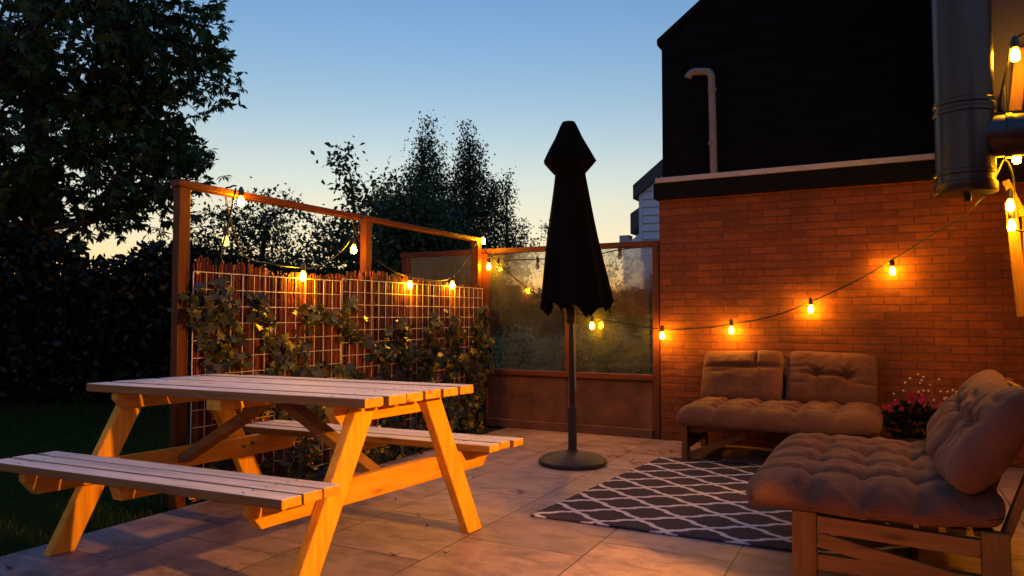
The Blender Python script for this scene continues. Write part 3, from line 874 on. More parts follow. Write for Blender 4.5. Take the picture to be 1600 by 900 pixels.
vine('climbing_vine', 'thin vine trailing across the mesh behind the picnic table top',
     [VP((3.45, 0), (3.4, .5), (3.3, .95), (3.22, 1.1), (3.15, 1.2)), VP((3.3, .9), (3.45, .88), (3.6, .72), (3.75, .7)), VP((3.45, .5), (3.55, .9), (3.7, 1.08), (3.95, .98), (4.1, .92)), VP((3.5, 1.1), (3.7, 1.1), (3.85, 1.04)), VP((3.2, 1.05), (3.3, .92), (3.34, .8), (3.28, .66)), VP((3.9, 1.05), (4.1, 1.12), (4.25, 1.02)), VP((3.35, .8), (3.5, .75), (3.62, .6)), VP((3.6, 0), (3.7, .3), (3.9, .5)), VP((3.75, .72), (4.0, .70), (4.2, .58), (4.5, .62)), VP((3.1, .6), (3.3, .5), (3.6, .45), (4.0, .4)), VP((4.05, .95), (4.3, .85), (4.5, .80), (4.7, .88))],
     68, .082, .05)
vine('climbing_vine', 'dense dark leaved vine covering the mesh beside the glass screen',
     [VP((4.6, 0), (4.65, .5), (4.7, .8), (4.66, 1.02)), VP((4.9, 0), (5.0, .5), (5.05, .85), (5.15, 1.05)), VP((5.3, 0), (5.35, .5), (5.5, .8), (5.4, 1.02)), VP((5.6, 0), (5.7, .45), (5.85, .8), (5.95, .95)), VP((5.9, 0), (5.95, .4), (6.0, .7), (6.02, .85)), VP((4.4, .1), (4.55, .3), (4.8, .5), (5.1, .6)), VP((4.3, .4), (4.45, .7), (4.5, .9)), VP((5.2, .3), (5.5, .4), (5.9, .5)), VP((4.9, .7), (5.1, .75), (5.4, .7), (5.7, .6)), VP((5.0, .1), (5.4, .15), (5.9, .2)), VP((5.75, .7), (5.9, 1.0), (5.98, 1.12))],
     165, .085, .07)
vx = FX + .17
vine('low_shrub', 'low leafy plant in the bed under the picnic table', [[(vx, 3.1, -.02), (vx + .05, 3.2, .2)], [(vx + .05, 3.3, -.02), (vx + .1, 3.35, .25)], [(vx, 3.5, -.02), (vx + .08, 3.55, .3)], [(vx + .05, 3.75, -.02), (vx + .1, 3.8, .3)], [(vx, 3.95, 0), (vx + .12, 4.0, .25)], [(vx, 4.15, 0), (vx + .12, 4.2, .25)]],
     190, .07, .075, 'plant', 'leafy plants in the bed along the fence')
vine('low_shrub', 'low leafy plant in the bed by the far bench end', [[(vx, 4.4, -.02), (vx + .1, 4.45, .2)], [(vx + .02, 4.65, -.02), (vx + .1, 4.7, .25)], [(vx, 4.9, -.02), (vx + .1, 4.95, .25)], [(vx, 5.2, 0), (vx + .08, 5.2, .3)], [(vx, 5.5, 0), (vx + .05, 5.55, .35)]],
     170, .07, .07, 'plant', 'leafy plants in the bed along the fence')

# bushes seen through the glass
def bush(label, x, y, rx, ry, h, n, mm='leaf_bush', size=.06, nm='garden_bush', group='bushes behind the glass screen'):
    root = empty(nm, (x, y, -.06)); tag(root, label, 'bush', group)
    q = MB(); base = Vector((0, 0, 0)); tips = []
    for i in range(26):
        a = random.random() * 2 * PI; rr2 = random.random() ** .5
        tp_ = Vector((math.cos(a) * rx * rr2, math.sin(a) * ry * rr2, h * random.uniform(.55, 1.0)))
        q.tube([base + Vector((tp_.x * .2, tp_.y * .2, 0)), Vector((tp_.x * .7, tp_.y * .7, tp_.z * .55)), tp_], [.008, .005, .002], 5); tips.append(tp_)
    q.build('stem', M['twig'], root)
    u = rand_unit(n); rr3 = rng.random(n) ** .4
    pos = u * rr3[:, None] * np.array([rx, ry, h * .52]) + np.array([0, 0, h * .5])
    bumpy = np.array([mnoise.noise(Vector(p) * 3.5) for p in pos]); pos[:, 2] += bumpy * h * .25
    pos = pos[bumpy > -.2]; n = len(pos)
    V, idx = lobed_leaves(pos, rng.normal(size=(n, 3)) * .6 + np.array([.1, -.5, .6]), rng.normal(size=(n, 3)), size * rng.uniform(.5, 1.2, n))
    fast_mesh('foliage', V, 3, idx, M[mm], root)
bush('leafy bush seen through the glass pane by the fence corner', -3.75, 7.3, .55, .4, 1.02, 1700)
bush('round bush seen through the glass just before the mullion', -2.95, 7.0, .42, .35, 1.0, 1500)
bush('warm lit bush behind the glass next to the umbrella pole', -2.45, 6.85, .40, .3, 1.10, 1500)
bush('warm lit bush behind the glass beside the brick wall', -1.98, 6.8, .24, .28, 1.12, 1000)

# ------------------------------------------------------------------ trees and hedge
tree('chestnut_tree', 'huge dark broad leaved tree overhanging the lawn', (-10.6, 6.0, -.06),
     [(-10.7, 6.1, 4.7, 2.5, 2.3, 2.2, 5), (-9.3, 6.7, 4.4, 1.1, 1.2, 1.35, 2), (-9.7, 6.4, 3, 1.35, 1.1, 0.75, 1.4), (-13, 5, 4.3, 2, 2, 2.3, 3), (-10, 6.3, 6, 1.7, 1.7, 1, 1.5), (-8.75, 6.55, 3.85, 0.55, 0.6, 0.55, 0.6), (-11.6, 5.7, 2.6, 1.9, 1.3, 0.9, 2.2)],
     4600, .14, 3, M['leaf_chest'], spread=.17, fill=-.10, palmate=6, trunk_r=.2, twig_r=.0045, droop=.7, group=None)
tree('hawthorn_tree', 'loose twiggy small tree behind the near end of the fence', (-8.9, 8.3, -.06),
     [(-9.3, 8.0, 2.0, 1.1, .9, .8, 2), (-8.5, 8.3, 2.3, .8, .9, .75, 1.6), (-8.0, 8.6, 1.8, .9, .8, .9, 2), (-8.7, 8.2, 1.2, 1.5, .9, .8, 2)],
     1300, .075, 9, M['leaf_mid'], spread=.11, trunk_r=.06, twig_r=.003, group='trees beyond the garden')
tree('alder_tree', 'dark bushy tree behind the middle fence post', (-6.9, 9.2, -.06),
     [(-6.9, 9.2, 2.3, .85, .85, 1.0, 2.5), (-7.3, 9.1, 1.6, 1.1, .9, 1.1, 2), (-6.4, 9.5, 2.4, .75, .8, .85, 2), (-6.3, 9.6, 1.5, 1.0, .8, 1.0, 2)],
     1900, .085, 9, M['leaf_mid'], spread=.12, trunk_r=.07, twig_r=.003, group='trees beyond the garden')
def cone(cx, cy, z0, z1, r0, n=9, w=1.0):
    out = []
    for i in range(n):
        t = i / (n - 1); r = r0 * (1 - t) ** .72 + .09
        out.append((cx + random.uniform(-.06, .06), cy, z0 + (z1 - z0) * t - .1, r, r * .85, (z1 - z0) / n * 1.1, w * (r / r0) ** 1.7 + .04))
    return out
tree('birch_tree', 'tallest slender birch with a pointed top above the fence rail', (-7.85, 11.6, -.06),
     cone(-7.85, 11.6, 1.3, 4.75, 1.0) + [(-8.55, 11.25, 3.1, .28, .3, .55, .25), (-8.3, 11.4, 2.4, .6, .5, .7, .8)],
     3800, .068, 8, M['leaf_birch'], spread=.10, trunk_r=.05, twig_r=.0022, droop=.8, fill=.6, group='trees beyond the garden')
tree('birch_tree', 'second slender birch close to the umbrella, slightly shorter', (-7.12, 12.0, -.06),
     cone(-7.12, 12.0, 1.3, 4.62, .80) + [(-6.72, 12.2, 3.35, .16, .2, .5, .2)],
     3300, .068, 8, M['leaf_birch'], spread=.095, trunk_r=.045, twig_r=.0022, droop=.8, fill=.6, group='trees beyond the garden')
tree('birch_tree', 'smallest birch at the edge of the tree group, beside the umbrella', (-6.45, 12.3, -.06),
     cone(-6.5, 12.3, 1.1, 3.75, .6) + [(-6.2, 12.4, 2.3, .35, .3, .6, .6)],
     1300, .062, 7, M['leaf_birch'], spread=.075, trunk_r=.04, twig_r=.0022, droop=.8, fill=.6, group='trees beyond the garden')
tree('elder_tree', 'leafy tree with one long shoot standing up beside the birches', (-6.3, 7.9, -.06),
     [(-6.35, 7.8, 2.25, .5, .5, .6, 1), (-6.5, 7.6, 1.6, .8, .6, .7, 1.4), (-6.42, 7.55, 2.9, .10, .1, .42, .10), (-6.5, 7.5, 3.2, .12, .1, .12, .06)],
     420, .10, 7, M['leaf_mid'], spread=.10, trunk_r=.05, twig_r=.003, group='trees beyond the garden')
tree('plum_tree', 'low dark tree behind the glass screen corner', (-6.3, 9.6, -.06),
     [(-6.3, 9.6, 1.5, .8, .8, .7, 2), (-6.1, 9.6, 1.1, .9, .7, .7, 2)],
     500, .08, 8, M['leaf_mid'], spread=.12, trunk_r=.05, twig_r=.003, group='trees beyond the garden')
tree('willow_tree', 'small pale twiggy tree glimpsed beside the umbrella', (-5.9, 13.0, -.06),
     [(-5.75, 13.0, 2.75, .35, .3, .45, 1), (-5.0, 13.4, 2.0, .8, .5, .6, 2)],
     260, .06, 5, M['leaf_birch'], spread=.07, trunk_r=.04, twig_r=.0025, group='trees beyond the garden')

# tall hedge closing the lawn
root = empty('garden_hedge', (-9, 6.5, -.06)); tag(root, 'tall black looking hedge behind the lawn', 'hedge')
n = 60000; tt = rng.random(n)
ax, ay, bx_, by_ = -13.5, 3.0, -4.9, 9.2
L_ = math.hypot(bx_ - ax, by_ - ay); dxn, dyn = (bx_ - ax) / L_, (by_ - ay) / L_
cx = ax + (bx_ - ax) * tt; cy = ay + (by_ - ay) * tt
zz = rng.random(n) ** .75; topz = 2.02 - 0.55 * np.clip((tt - .45) / .5, 0, 1)
topz = topz + np.array([mnoise.noise(Vector((t_ * 9, 0, 0))) * .55 + mnoise.noise(Vector((t_ * 40, 3, 0))) * .15 for t_ in tt])
off = -.45 + rng.normal(size=n) * .16
P = np.stack([cx + dyn * -off, cy - dxn * -off, zz * topz], 1)
V, idx = leaves_geo(P - np.array([-9, 6.5, -.06]), rand_unit(n) + np.array([0, 0, -.2]), rand_unit(n), rng.uniform(.06, .13, n), rng.uniform(.04, .08, n))
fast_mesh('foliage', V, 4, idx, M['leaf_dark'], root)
q = HB((-9, 6.5, -.06)); q.bar((ax - dyn * -.95, ay + dxn * -.95 + 1.9, .85), (bx_ + .2, by_ + .55, .75), .35, 1.5); q.build('branches', M['leaf_dark'], root)

root = empty('boundary_hedge', (-5, 13.5, -.06)); tag(root, 'low dark hedge far behind the glass screen', 'hedge')
n = 26000; tt = rng.random(n); hz_ = 1.60 + np.array([mnoise.noise(Vector((t_ * 14, 5, 0))) * .35 for t_ in tt])
P = np.stack([-9.5 + tt * 8.5, 13.6 - rng.random(n) * .6, rng.random(n) ** .7 * hz_], 1)
V, idx = leaves_geo(P - np.array([-5, 13.5, -.06]), rand_unit(n), rand_unit(n), rng.uniform(.06, .14, n), rng.uniform(.04, .09, n))
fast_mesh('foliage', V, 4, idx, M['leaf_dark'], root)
q = HB((-5, 13.5, -.06)); q.box(-9.4, -1.0, 13.3, 13.5, 0, 1.25); q.build('branches', M['leaf_dark'], root)

# ------------------------------------------------------------------ picnic table
TR, TS = 0.055, 0.17
TC = Vector((-2.555, 2.541, 0))
tb = empty('picnic_table', tuple(TC), TR)
tag(tb, 'timber picnic table with two attached benches and A frame legs', 'picnic table')
def tbuild(mb, nm, mm, bev=.004, parent=None):
    plank = mm == 'plank'
    if plank: mm = [M['pine_x'], M['pine_top'], M['pine_shade']]
    # table sheared slightly in plan to fit its corner positions in image pixels
    mb.v = [(x + y * TS, y, z) for x, y, z in mb.v]
    o = mb.build(nm, mm, parent or tb, bev)
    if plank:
        for p_ in o.data.polygons: p_.material_index = 1 if p_.normal.z > .9 else (2 if abs(p_.normal.y) > .6 or p_.normal.z < -.5 else 0)  # long sides and undersides take the pine that is darkened as shade
    return o
top_z = .733; th = .038
pw = .101; gap = .017
for i in range(6):
    yc = (i - 2.5) * (pw + gap); e = random.uniform(-.008, .008)
    q = MB(); q.box(-.81 + e, .81 + random.uniform(-.009, .009), yc - pw / 2, yc + pw / 2, top_z - th + random.uniform(-.001, 0), top_z + random.uniform(-.0015, .001))
    tbuild(q, 'top_plank', 'plank', .005)
sz = .432
for side in (-1, 1):
    for i in range(3 if side < 0 else 3):
        wdt = .085; yc = side * (.468 + wdt / 2 + i * (wdt + .010))
        q = MB(); q.box(-.81 + random.uniform(-.01, .01), .81 + random.uniform(-.01, .01), yc - wdt / 2, yc + wdt / 2, sz - .036, sz + random.uniform(-.001, .001))
        tbuild(q, 'bench_plank', 'plank', .005)
for sx in (-1, 1):
    xo = sx * .66
    # legs, outside face
    for side in (-1, 1):
        q = MB(); y0, y1 = side * .53, side * .20
        w2 = .054; x0, x1 = sorted((sx * .645, sx * .69))
        q.prism([(y0 - w2, 0), (y0 + w2, 0), (y1 + w2, .694), (y1 - w2, .694)], 'x', x0, x1)
        tbuild(q, 'leg', M['pine_z'], .006)
    x0, x1 = sorted((sx * .600, sx * .643))
    q = MB(); zt, zb = sz - .0375, sz - .140
    q.prism([(-.71, zt), (-.71, zt - .04), (-.66, zb), (.66, zb), (.71, zt - .04), (.71, zt)], 'x', x0, x1)
    tbuild(q, 'seat_beam', M['pine_y'], .004)
    q = MB(); zt, zb = top_z - th - .002, top_z - th - .078
    q.prism([(-.335, zt), (-.335, zt - .03), (-.295, zb), (.295, zb), (.335, zt - .03), (.335, zt)], 'x', x0, x1)
    tbuild(q, 'top_cleat', M['pine_y'], .004)
    q = MB(); q.bar((sx * .04, 0, .660), (sx * .598, 0, .335), .07, .04, (0, 0, 1)); tbuild(q, 'brace', M['pine_shade'], .003)
    for side in (-1, 1):
        for k_ in (0, 1):
            q = MB(); yy = side * (.34 + .055 * k_); xb = sx * .598
            q.tube([(xb, yy, sz - .085 + .01 * k_), (xb - sx * .006, yy, sz - .085 + .01 * k_)], .011, 10); tbuild(q, 'bolt', M['bolt'], 0)
q = MB(); q.box(-.04, .04, -.335, .335, top_z - th - .05, top_z - th - .002); tbuild(q, 'middle_cleat', M['pine_y'])
for side in (-1, 1):
    q = MB(); y0, y1 = sorted((side * .47, side * .735)); q.prism([(y0, sz - .038), (y0 + .02, sz - .095), (y1 - .02, sz - .095), (y1, sz - .038)], 'x', -.05, .0)
    tbuild(q, 'bench_cleat', M['pine_y'])

for sx in (-1, 1):
    for i in range(6):
        for e in (-.025, .025):
            q = MB(); yc = (i - 2.5) * (pw + gap) + e; q.lathe([(.0045, 0), (.0045, .0012)], (sx * .622, yc, top_z + .0008), 8); tbuild(q, 'screw', M['bolt'], 0)
    for side in (-1, 1):
        for i in range(3):
            for e in (-.02, .02):
                q = MB(); q.lathe([(.0045, 0), (.0045, .0012)], (sx * .622, side * (.468 + .0425 + i * .095) + e, sz + .0008), 8); tbuild(q, 'screw', M['bolt'], 0)

# ------------------------------------------------------------------ rug
q = MB()
nx, ny = 80, 70
cor = [(-1.68, 3.465), (.08, 3.49), (.14, 5.40), (-1.50, 5.355)]
vs = []
for j in range(ny + 1):
    for i in range(nx + 1):
        s, t = i / nx, j / ny
        x = (cor[0][0] * (1 - s) + cor[1][0] * s) * (1 - t) + (cor[3][0] * (1 - s) + cor[2][0] * s) * t
        y = (cor[0][1] * (1 - s) + cor[1][1] * s) * (1 - t) + (cor[3][1] * (1 - s) + cor[2][1] * s) * t
        e = min(s, 1 - s, t, 1 - t)
        z = .009 + .0022 * mnoise.noise(Vector((x * 3, y * 3, 2))) + (.002 * math.sin(x * 9) if t < .04 else 0)
        vs.append((x, y, z))
fs = [(j * (nx + 1) + i, j * (nx + 1) + i + 1, (j + 1) * (nx + 1) + i + 1, (j + 1) * (nx + 1) + i) for j in range(ny) for i in range(nx)]
q.add(vs, fs)
rg_ = q.build('rug', M['rug'], None, smooth=True)
sm = rg_.modifiers.new('thick', 'SOLIDIFY'); sm.thickness = .007; sm.offset = -1
tag(rg_, 'dark grey outdoor rug with white trellis pattern', 'rug')

# ------------------------------------------------------------------ umbrella
ub = empty('patio_umbrella', (-2.01, 4.84, 0)); tag(ub, 'closed black patio umbrella on a round base', 'umbrella')
q = MB(); q.lathe([(.235, 0), (.245, .012), (.243, .03), (.20, .058), (.10, .08), (.045, .09), (.04, .10)], (0, 0, .0), 48); q.build('base', M['base_plastic'], ub, smooth=True)
q = MB(); q.lathe([(.031, .09), (.031, .40), (.026, .405), (.026, .42)], (0, 0, 0), 20); q.build('base_tube', M['base_plastic'], ub, smooth=True)
q = MB(); q.tube([(0.0, 0, .40), (-.012, 0, 1.3), (-.022, 0, 2.44)], .019, 16); q.build('pole', M['iron'], ub, smooth=True)
q = MB(); q.tube([(0.028, -.012, .52), (.024, -.012, 1.14)], .006, 8); q.build('crank_cord', M['vent'], ub, smooth=True)
q = MB(); q.lathe([(.028, 0), (.034, .01), (.034, .10), (.028, .12)], (-.01, 0, 1.0), 16); q.build('hub', M['cable'], ub, smooth=True)
def folded(prof, seg, folds, amp, hem, cx0, cx1, z0, z1, sd=0):
    """pleated cloth of revolution; prof: list (r, z) top to bottom; hem: ragged lower edge"""
    mb = MB(); n0 = 0; vs = []
    for i, (r, z) in enumerate(prof):
        t = i / (len(prof) - 1)
        for k in range(seg):
            a = 2 * PI * k / seg
            fo = math.sin(a * folds + .8 * math.sin(a * 2 + sd)) * amp * (.15 + .85 * t) + .35 * amp * math.sin(a * folds * 2.3 + sd + z * 2) * t
            rr_ = r * (1 + fo) * (1 + .03 * math.sin(3 * a + 6 * z + sd))
            zz_ = z
            if hem and t > .9:
                zz_ += hem * (t - .9) / .1 * (abs(math.sin(a * folds / 2 + sd)) - .5 + .35 * math.sin(a * 3 + 1))
            c_ = cx0 + (cx1 - cx0) * (z - z0) / (z1 - z0)
            vs.append((c_ + rr_ * math.cos(a), rr_ * math.sin(a), zz_))
    fs = [(i * seg + k, i * seg + (k + 1) % seg, (i + 1) * seg + (k + 1) % seg, (i + 1) * seg + k) for i in range(len(prof) - 1) for k in range(seg)]
    mb.add(vs, fs); return mb
prof = [(.095, 2.19), (.10, 2.15), (.112, 2.05)] + [(.112 + (.240 - .112) * ((2.05 - z) / .87) ** 1.0, z) for z in np.linspace(1.98, 1.16, 16)] + [(.244, 1.13), (.245, 1.105)]
q = folded(prof, 128, 8, .10, .075, -.02, .035, 2.19, 1.1, .4)
cn = q.build('canopy', M['canopy'], ub, smooth=True); s_ = cn.modifiers.new('thick', 'SOLIDIFY'); s_.thickness = .003
prof = [(.005, 2.475), (.046, 2.47), (.062, 2.44), (.10, 2.35), (.145, 2.265), (.185, 2.185), (.19, 2.175), (.16, 2.14), (.115, 2.09)]
q = folded(prof, 96, 8, .035, 0, -.022, -.018, 2.47, 2.1, 1.0)
q.build('vent_canopy', M['canopy'], ub, smooth=True)

# ------------------------------------------------------------------ cushions and sofas
def cushion(name, L, W, T, tufts, parent, warp=None, nu=90, nv=60, pu=6, pv=6, seed=0, lows=0.0, amp=.006):
    """puffy cushion, centre at origin; tufts: (u,v,depth,su,sv) dips in -1..1 coordinates, cut into the top face"""
    def dens(n):
        t = np.linspace(-1, 1, n + 1); return np.sign(t) * (1 - (1 - np.abs(t)) ** 1.5)
    us, vs_ = dens(nu), dens(nv)
    verts = []; fs = []
    def prof(u, v):
        a = max(0, 1 - abs(u) ** pu) ** (1 / 2.4); b = max(0, 1 - abs(v) ** pv) ** (1 / 2.4)
        return a * b
    for side in (1, -1):
        for j, v in enumerate(vs_):
            for i, u in enumerate(us):
                x = u * L / 2; y = v * W / 2
                z = prof(u, v) * T / 2 * side
                if side > 0:
                    d = sum(dp * math.exp(-((u - tu) / su) ** 2 - ((v - tv) / sv) ** 2) for tu, tv, dp, su, sv in tufts)
                    z -= d * min(1, prof(u, v) * 1.4)
                    for tu, tv, dp, su, sv in tufts:
                        if dp >= .03 and su < .2 and sv < .2:
                            ru, rv = (u - tu) / su, (v - tv) / sv
                            r_ = math.hypot(ru, rv)
                            if r_ < 5: z -= dp * .16 * math.cos(7 * math.atan2(rv, ru) + seed + tu * 9) * min(1, r_) * math.exp(-(r_ / 2.6) ** 2)
                nn = mnoise.noise(Vector((x * 7 + seed, y * 7, side * 3.0)))
                n2 = mnoise.noise(Vector((x * 22 + seed, y * 22, side * 5.0)))
                z += (nn * amp * 1.6 + n2 * amp * .5) * prof(u, v)
                k = 1 + .012 * mnoise.noise(Vector((u * 2.2 + seed, v * 2.2, 9))) * 2
                # rounded plan corners
                cr = (abs(u) ** 6 * abs(v) ** 6) * .06
                p = Vector((x * k * (1 - cr), y * k * (1 - cr), z))
                if warp: p = warp(p)
                verts.append(p)
    nI = len(us); nJ = len(vs_); off = nI * nJ
    for j in range(nJ - 1):
        for i in range(nI - 1):
            a = j * nI + i
            fs.append((a, a + 1, a + nI + 1, a + nI))
            fs.append((off + a, off + a + nI, off + a + nI + 1, off + a + 1))
    o = mesh_obj(name, verts, fs, M['cushion'], parent, True)
    bm = bmesh.new(); bm.from_mesh(o.data); bmesh.ops.remove_doubles(bm, verts=bm.verts, dist=.0004); bm.to_mesh(o.data); bm.free()
    o.data.polygons.foreach_set('use_smooth', [True] * len(o.data.polygons))
    return o

def make_sofa(loc, rz, label, variant):
    root = empty('futon_sofa', loc, rz); tag(root, label, 'sofa', 'low timber futon sofas')
    H = .295; HL = .65
    for sx in (-1, 1):
        xa, xb = sorted((sx * (HL - .045), sx * HL))
        for y0, y1 in ((0, .088), (.615, .70)):
            q = MB(); q.box(xa, xb, y0, y1, .0, H); q.build('leg', M['sofa_z'], root, .006)
        q = MB(); q.bar((sx * (HL - .0225), .089, H - .042), (sx * (HL - .0225), .614, H - .062), .04, .062); q.build('side_rail', M['sofa_y'], root, .004)
        q = MB(); q.bar((sx * (HL - .0225), .089, .11), (sx * (HL - .0225), .614, .11), .038, .06); q.build('side_rail', M['sofa_y'], root, .004)
        q = MB(); q.bar((sx * (HL - .012), .09, H - .10), (sx * (HL - .012), .60, .10), .02, .055); q.build('side_brace', M['sofa_y'], root, .004)
        q = MB(); q.bar((sx * .604, .03, .03), (sx * .20, .03, .215), .022, .05); q.build('front_brace', M['sofa_x'], root, .004)
    q = MB()
    arch = [(-.604, .20)] + [(x, .20 + .045 * (1 - (x / .56) ** 2)) for x in np.linspace(-.56, .56, 15)] + [(.604, .20), (.604, H - .005), (-.604, H - .005)]
    q.prism(arch, 'y', .045, .075); q.build('front_apron', M['sofa_x'], root, .003)
    q = MB(); q.box(-.604, .604, .63, .66, .22, H - .005); q.build('back_apron', M['sofa_x'], root, .003)
    for i in range(7):
        q = MB(); yy = .09 + i * .085; q.box(-.604, .604, yy, yy + .06, H - .03 , H - .012); q.build('seat_slat', M['sofa_x'], root, .002)
    for x in (-.55, 0, .55):
        q = MB(); q.bar((x, .66, .16), (x, .86, .74), .05, .03, (0, -1, .3)); q.build('back_post', M['sofa_z'], root, .004)
    q = MB(); q.bar((-.62, .845, .70), (.62, .845, .70), .022, .07); q.build('back_rail', M['sofa_x'], root, .003)
    # seat mattress
    tf_ = []
    for a in range(5):
        for b in range(4):
            tf_.append((-.8 + a * .4 + .0, -.62 + b * .41, .012, .10, .12)); tf_.append((-.6 + a * .4, -.45 + b * .41, .030, .10, .13))
    for b in range(3):
        tf_.append((0, -.42 + b * .41, .020, 3.0, .07))
    for a in range(4):
        tf_.append((-.6 + a * .4, -.1, .024, .055, 3.0))
    rnd = random.Random(variant)
    def warp(p):
        # p.y: -W/2 front .. +W/2 back ; front lip droops over the apron
        y = p.y
        d = 0
        if y < -.27: d = (-.27 - y)
        z = p.z - d * d * (1.3 if variant == 1 else 1.5)
        side = max(0, abs(p.x) - .52); z -= side * side * 1.2
        lift = .0
        if variant == 2 and p.x > .3: lift = .02 * (p.x - .3) / .35
        return Vector((p.x + .01 * mnoise.noise(Vector((y * 5, p.z * 9, variant))), y, z + lift))
    c = cushion('seat_mattress', 1.34, .90, .145, tf_, root, warp, 120, 84, 10, 8, variant * 7.3)
    c.location = (0, .255, H + .062)
    tg = MB(); tg.box(.40, .475, -.014, -.010, .0, .04); t2 = tg.build('care_label', M['white_tag'], root); t2.location = (.0, .052, .222)
    # back pillows
    pil = [(-.325, variant * 2 + 1), (.325, variant * 2 + 2)]
    for k, (x, sd) in enumerate(pil):
        if variant == 2 and k == 0:
            tfp = [(-.05, .28, .05, .9, .08), (.35, .62, .045, .05, .30), (-.55, .10, .02, .3, .07), (0, -.5, .012, .8, .3)]
        else:
            tfp = [(-.35, .10, .055, .10, .13), (.35, .05, .055, .10, .13), (0, .06, .035, .55, .07), (-.75, .30, .015, .25, .05), (.78, -.22, .016, .25, .05), (-.32, -.5, .016, .04, .3), (.30, -.5, .016, .04, .3), (-.42, .62, .014, .05, .25), (.2, .68, .012, .05, .2), (-.7, -.3, .012, .2, .05)]
        if variant == 1: tfp = [(-.30, .15, .05, .12, .14), (.30, .1, .05, .12, .14), (0, .12, .035, .6, .08), (0, -.5, .02, .05, .4), (.6, .55, .015, .2, .06)]
        def pw_(p, sd=sd):
            b = .03 * math.cos(p.x * 2.4); return Vector((p.x, p.y, p.z - .10 * p.y * p.y + b * 0))
        pc = cushion('back_pillow', .625, .44, .17, tfp, root, pw_, 84, 64, 5, 5, sd * 3.1, amp=.008)
        tilt = R(62 if variant == 2 else (50 if k == 0 else 54))
        pc.rotation_euler = (tilt, R((-2 if k == 0 else 2) * (1 if variant == 2 else -3)), R(-3 if k == 0 else 2))
        pc.location = (x, .655 if variant == 2 else .665, .575 if variant == 2 else .575)
    return root
sofa1 = make_sofa((-.70, 5.325, 0.0), 0.0, 'low futon sofa against the brick wall, with two taupe back pillows', 2)
sofa2 = make_sofa((-.335, 3.64, 0.013), R(-90), 'larger looking futon sofa standing on the rug, seen from its side', 1)

# ------------------------------------------------------------------ flower pot
fp = empty('flower_pot', (.16, 5.72, 0)); tag(fp, 'dark plant pot with pink blooms and tiny white flowers by the brick wall', 'potted plant')
q = MB(); q.lathe([(.09, 0), (.10, .01), (.125, .20), (.135, .205), (.135, .23), (.122, .23), (.118, .21)], (0, 0, 0), 28); q.build('pot', M['pot'], fp, smooth=True)
n = 900; u = rand_unit(n); pos = u * (rng.random(n) ** .5)[:, None] * np.array([.17, .15, .12]) + np.array([0, 0, .33])
V, idx = leaves_geo(pos, u + np.array([0, 0, .4]), rand_unit(n), rng.uniform(.03, .06, n), rng.uniform(.012, .025, n)); fast_mesh('foliage', V, 4, idx, M['leaf_dark'], fp)
def blossoms(nm, pts, sz_, mm):
    P_ = []; D_ = []; N_ = []
    for p in pts:
        for k in range(6):
            a = k * PI / 3 + random.random(); P_.append(p); D_.append((math.cos(a), -.5 + random.uniform(-.3, .3), math.sin(a))); N_.append((0, -1, .3))
    V, idx = leaves_geo(np.array(P_), np.array(D_), np.array(N_), sz_ * rng.uniform(.7, 1.2, len(P_)), sz_ * .8); fast_mesh(nm, V, 4, idx, mm, fp)
blossoms('pink_blossoms', [(random.gauss(-.13, .03), -.08 + random.gauss(0, .03), random.gauss(.45, .02)) for _ in range(7)] + [(random.gauss(.03, .06), -.06 + random.gauss(0, .03), random.gauss(.46, .035)) for _ in range(16)], .022, M['pink'])
wf = [(-.22, .40), (-.11, .475), (-.06, .545), (-.02, .63), (.03, .66), (.06, .64), (.05, .62), (.04, .60), (.15, .63), (.03, .54), (.06, .55), (.16, .55), (.20, .55), (.23, .56), (.28, .575), (.33, .60), (.19, .51), (.28, .48), (.22, .46), (.18, .50), (.15, .42), (.24, .41), (.27, .42), (-.12, .52), (.12, .49), (.09, .55), (.25, .55), (-.05, .60), (.10, .59)]
q = MB()
for (x, z) in wf: q.tube([(x * .15, 0, .3), (x * .6, -.03, .3 + (z - .3) * .7), (x, -.05, z)], .0013, 4)
q.build('stems', M['twig'], fp)
blossoms('white_blossoms', [(x, -.05, z) for x, z in wf], .009, M['white_petal'])

# ------------------------------------------------------------------ string lights
bulb_prof = [(.004, -.066), (.014, -.062), (.018, -.054), (.0195, -.042), (.018, -.030), (.014, -.016), (.0105, -.006)]
def string_light(name, label, cables, bulbs, group=None):
    o0 = Vector(cables[0][0]); root = empty(name, tuple(o0)); tag(root, label, 'string lights', group)
    for c in cables:
        q = HB(o0); q.tube(catmull(c, 8), .0056, 7); q.build('cable', M['cable'], root, smooth=True)
    for (x, y, z, kind) in bulbs:   # position = centre of the glass
        top = z + .040
        q = HB(o0); q.lathe([(.0115, -.004), (.0165, .0), (.0165, .034), (.011, .046), (.005, .056)], (x, y, top), 14)
        sk = q.build('socket', M['socket'], root, smooth=True)
        q = MB(); q.lathe(bulb_prof, (0, 0, 0), 14)
        b_ = q.build('bulb', M[{'on': 'bulb', 'off': 'bulb_off', 'dim': 'bulb_dim'}[kind]], root, smooth=True)
        b_.location = Vector((x, y, top)) - o0
    return root
fx = FX + .075
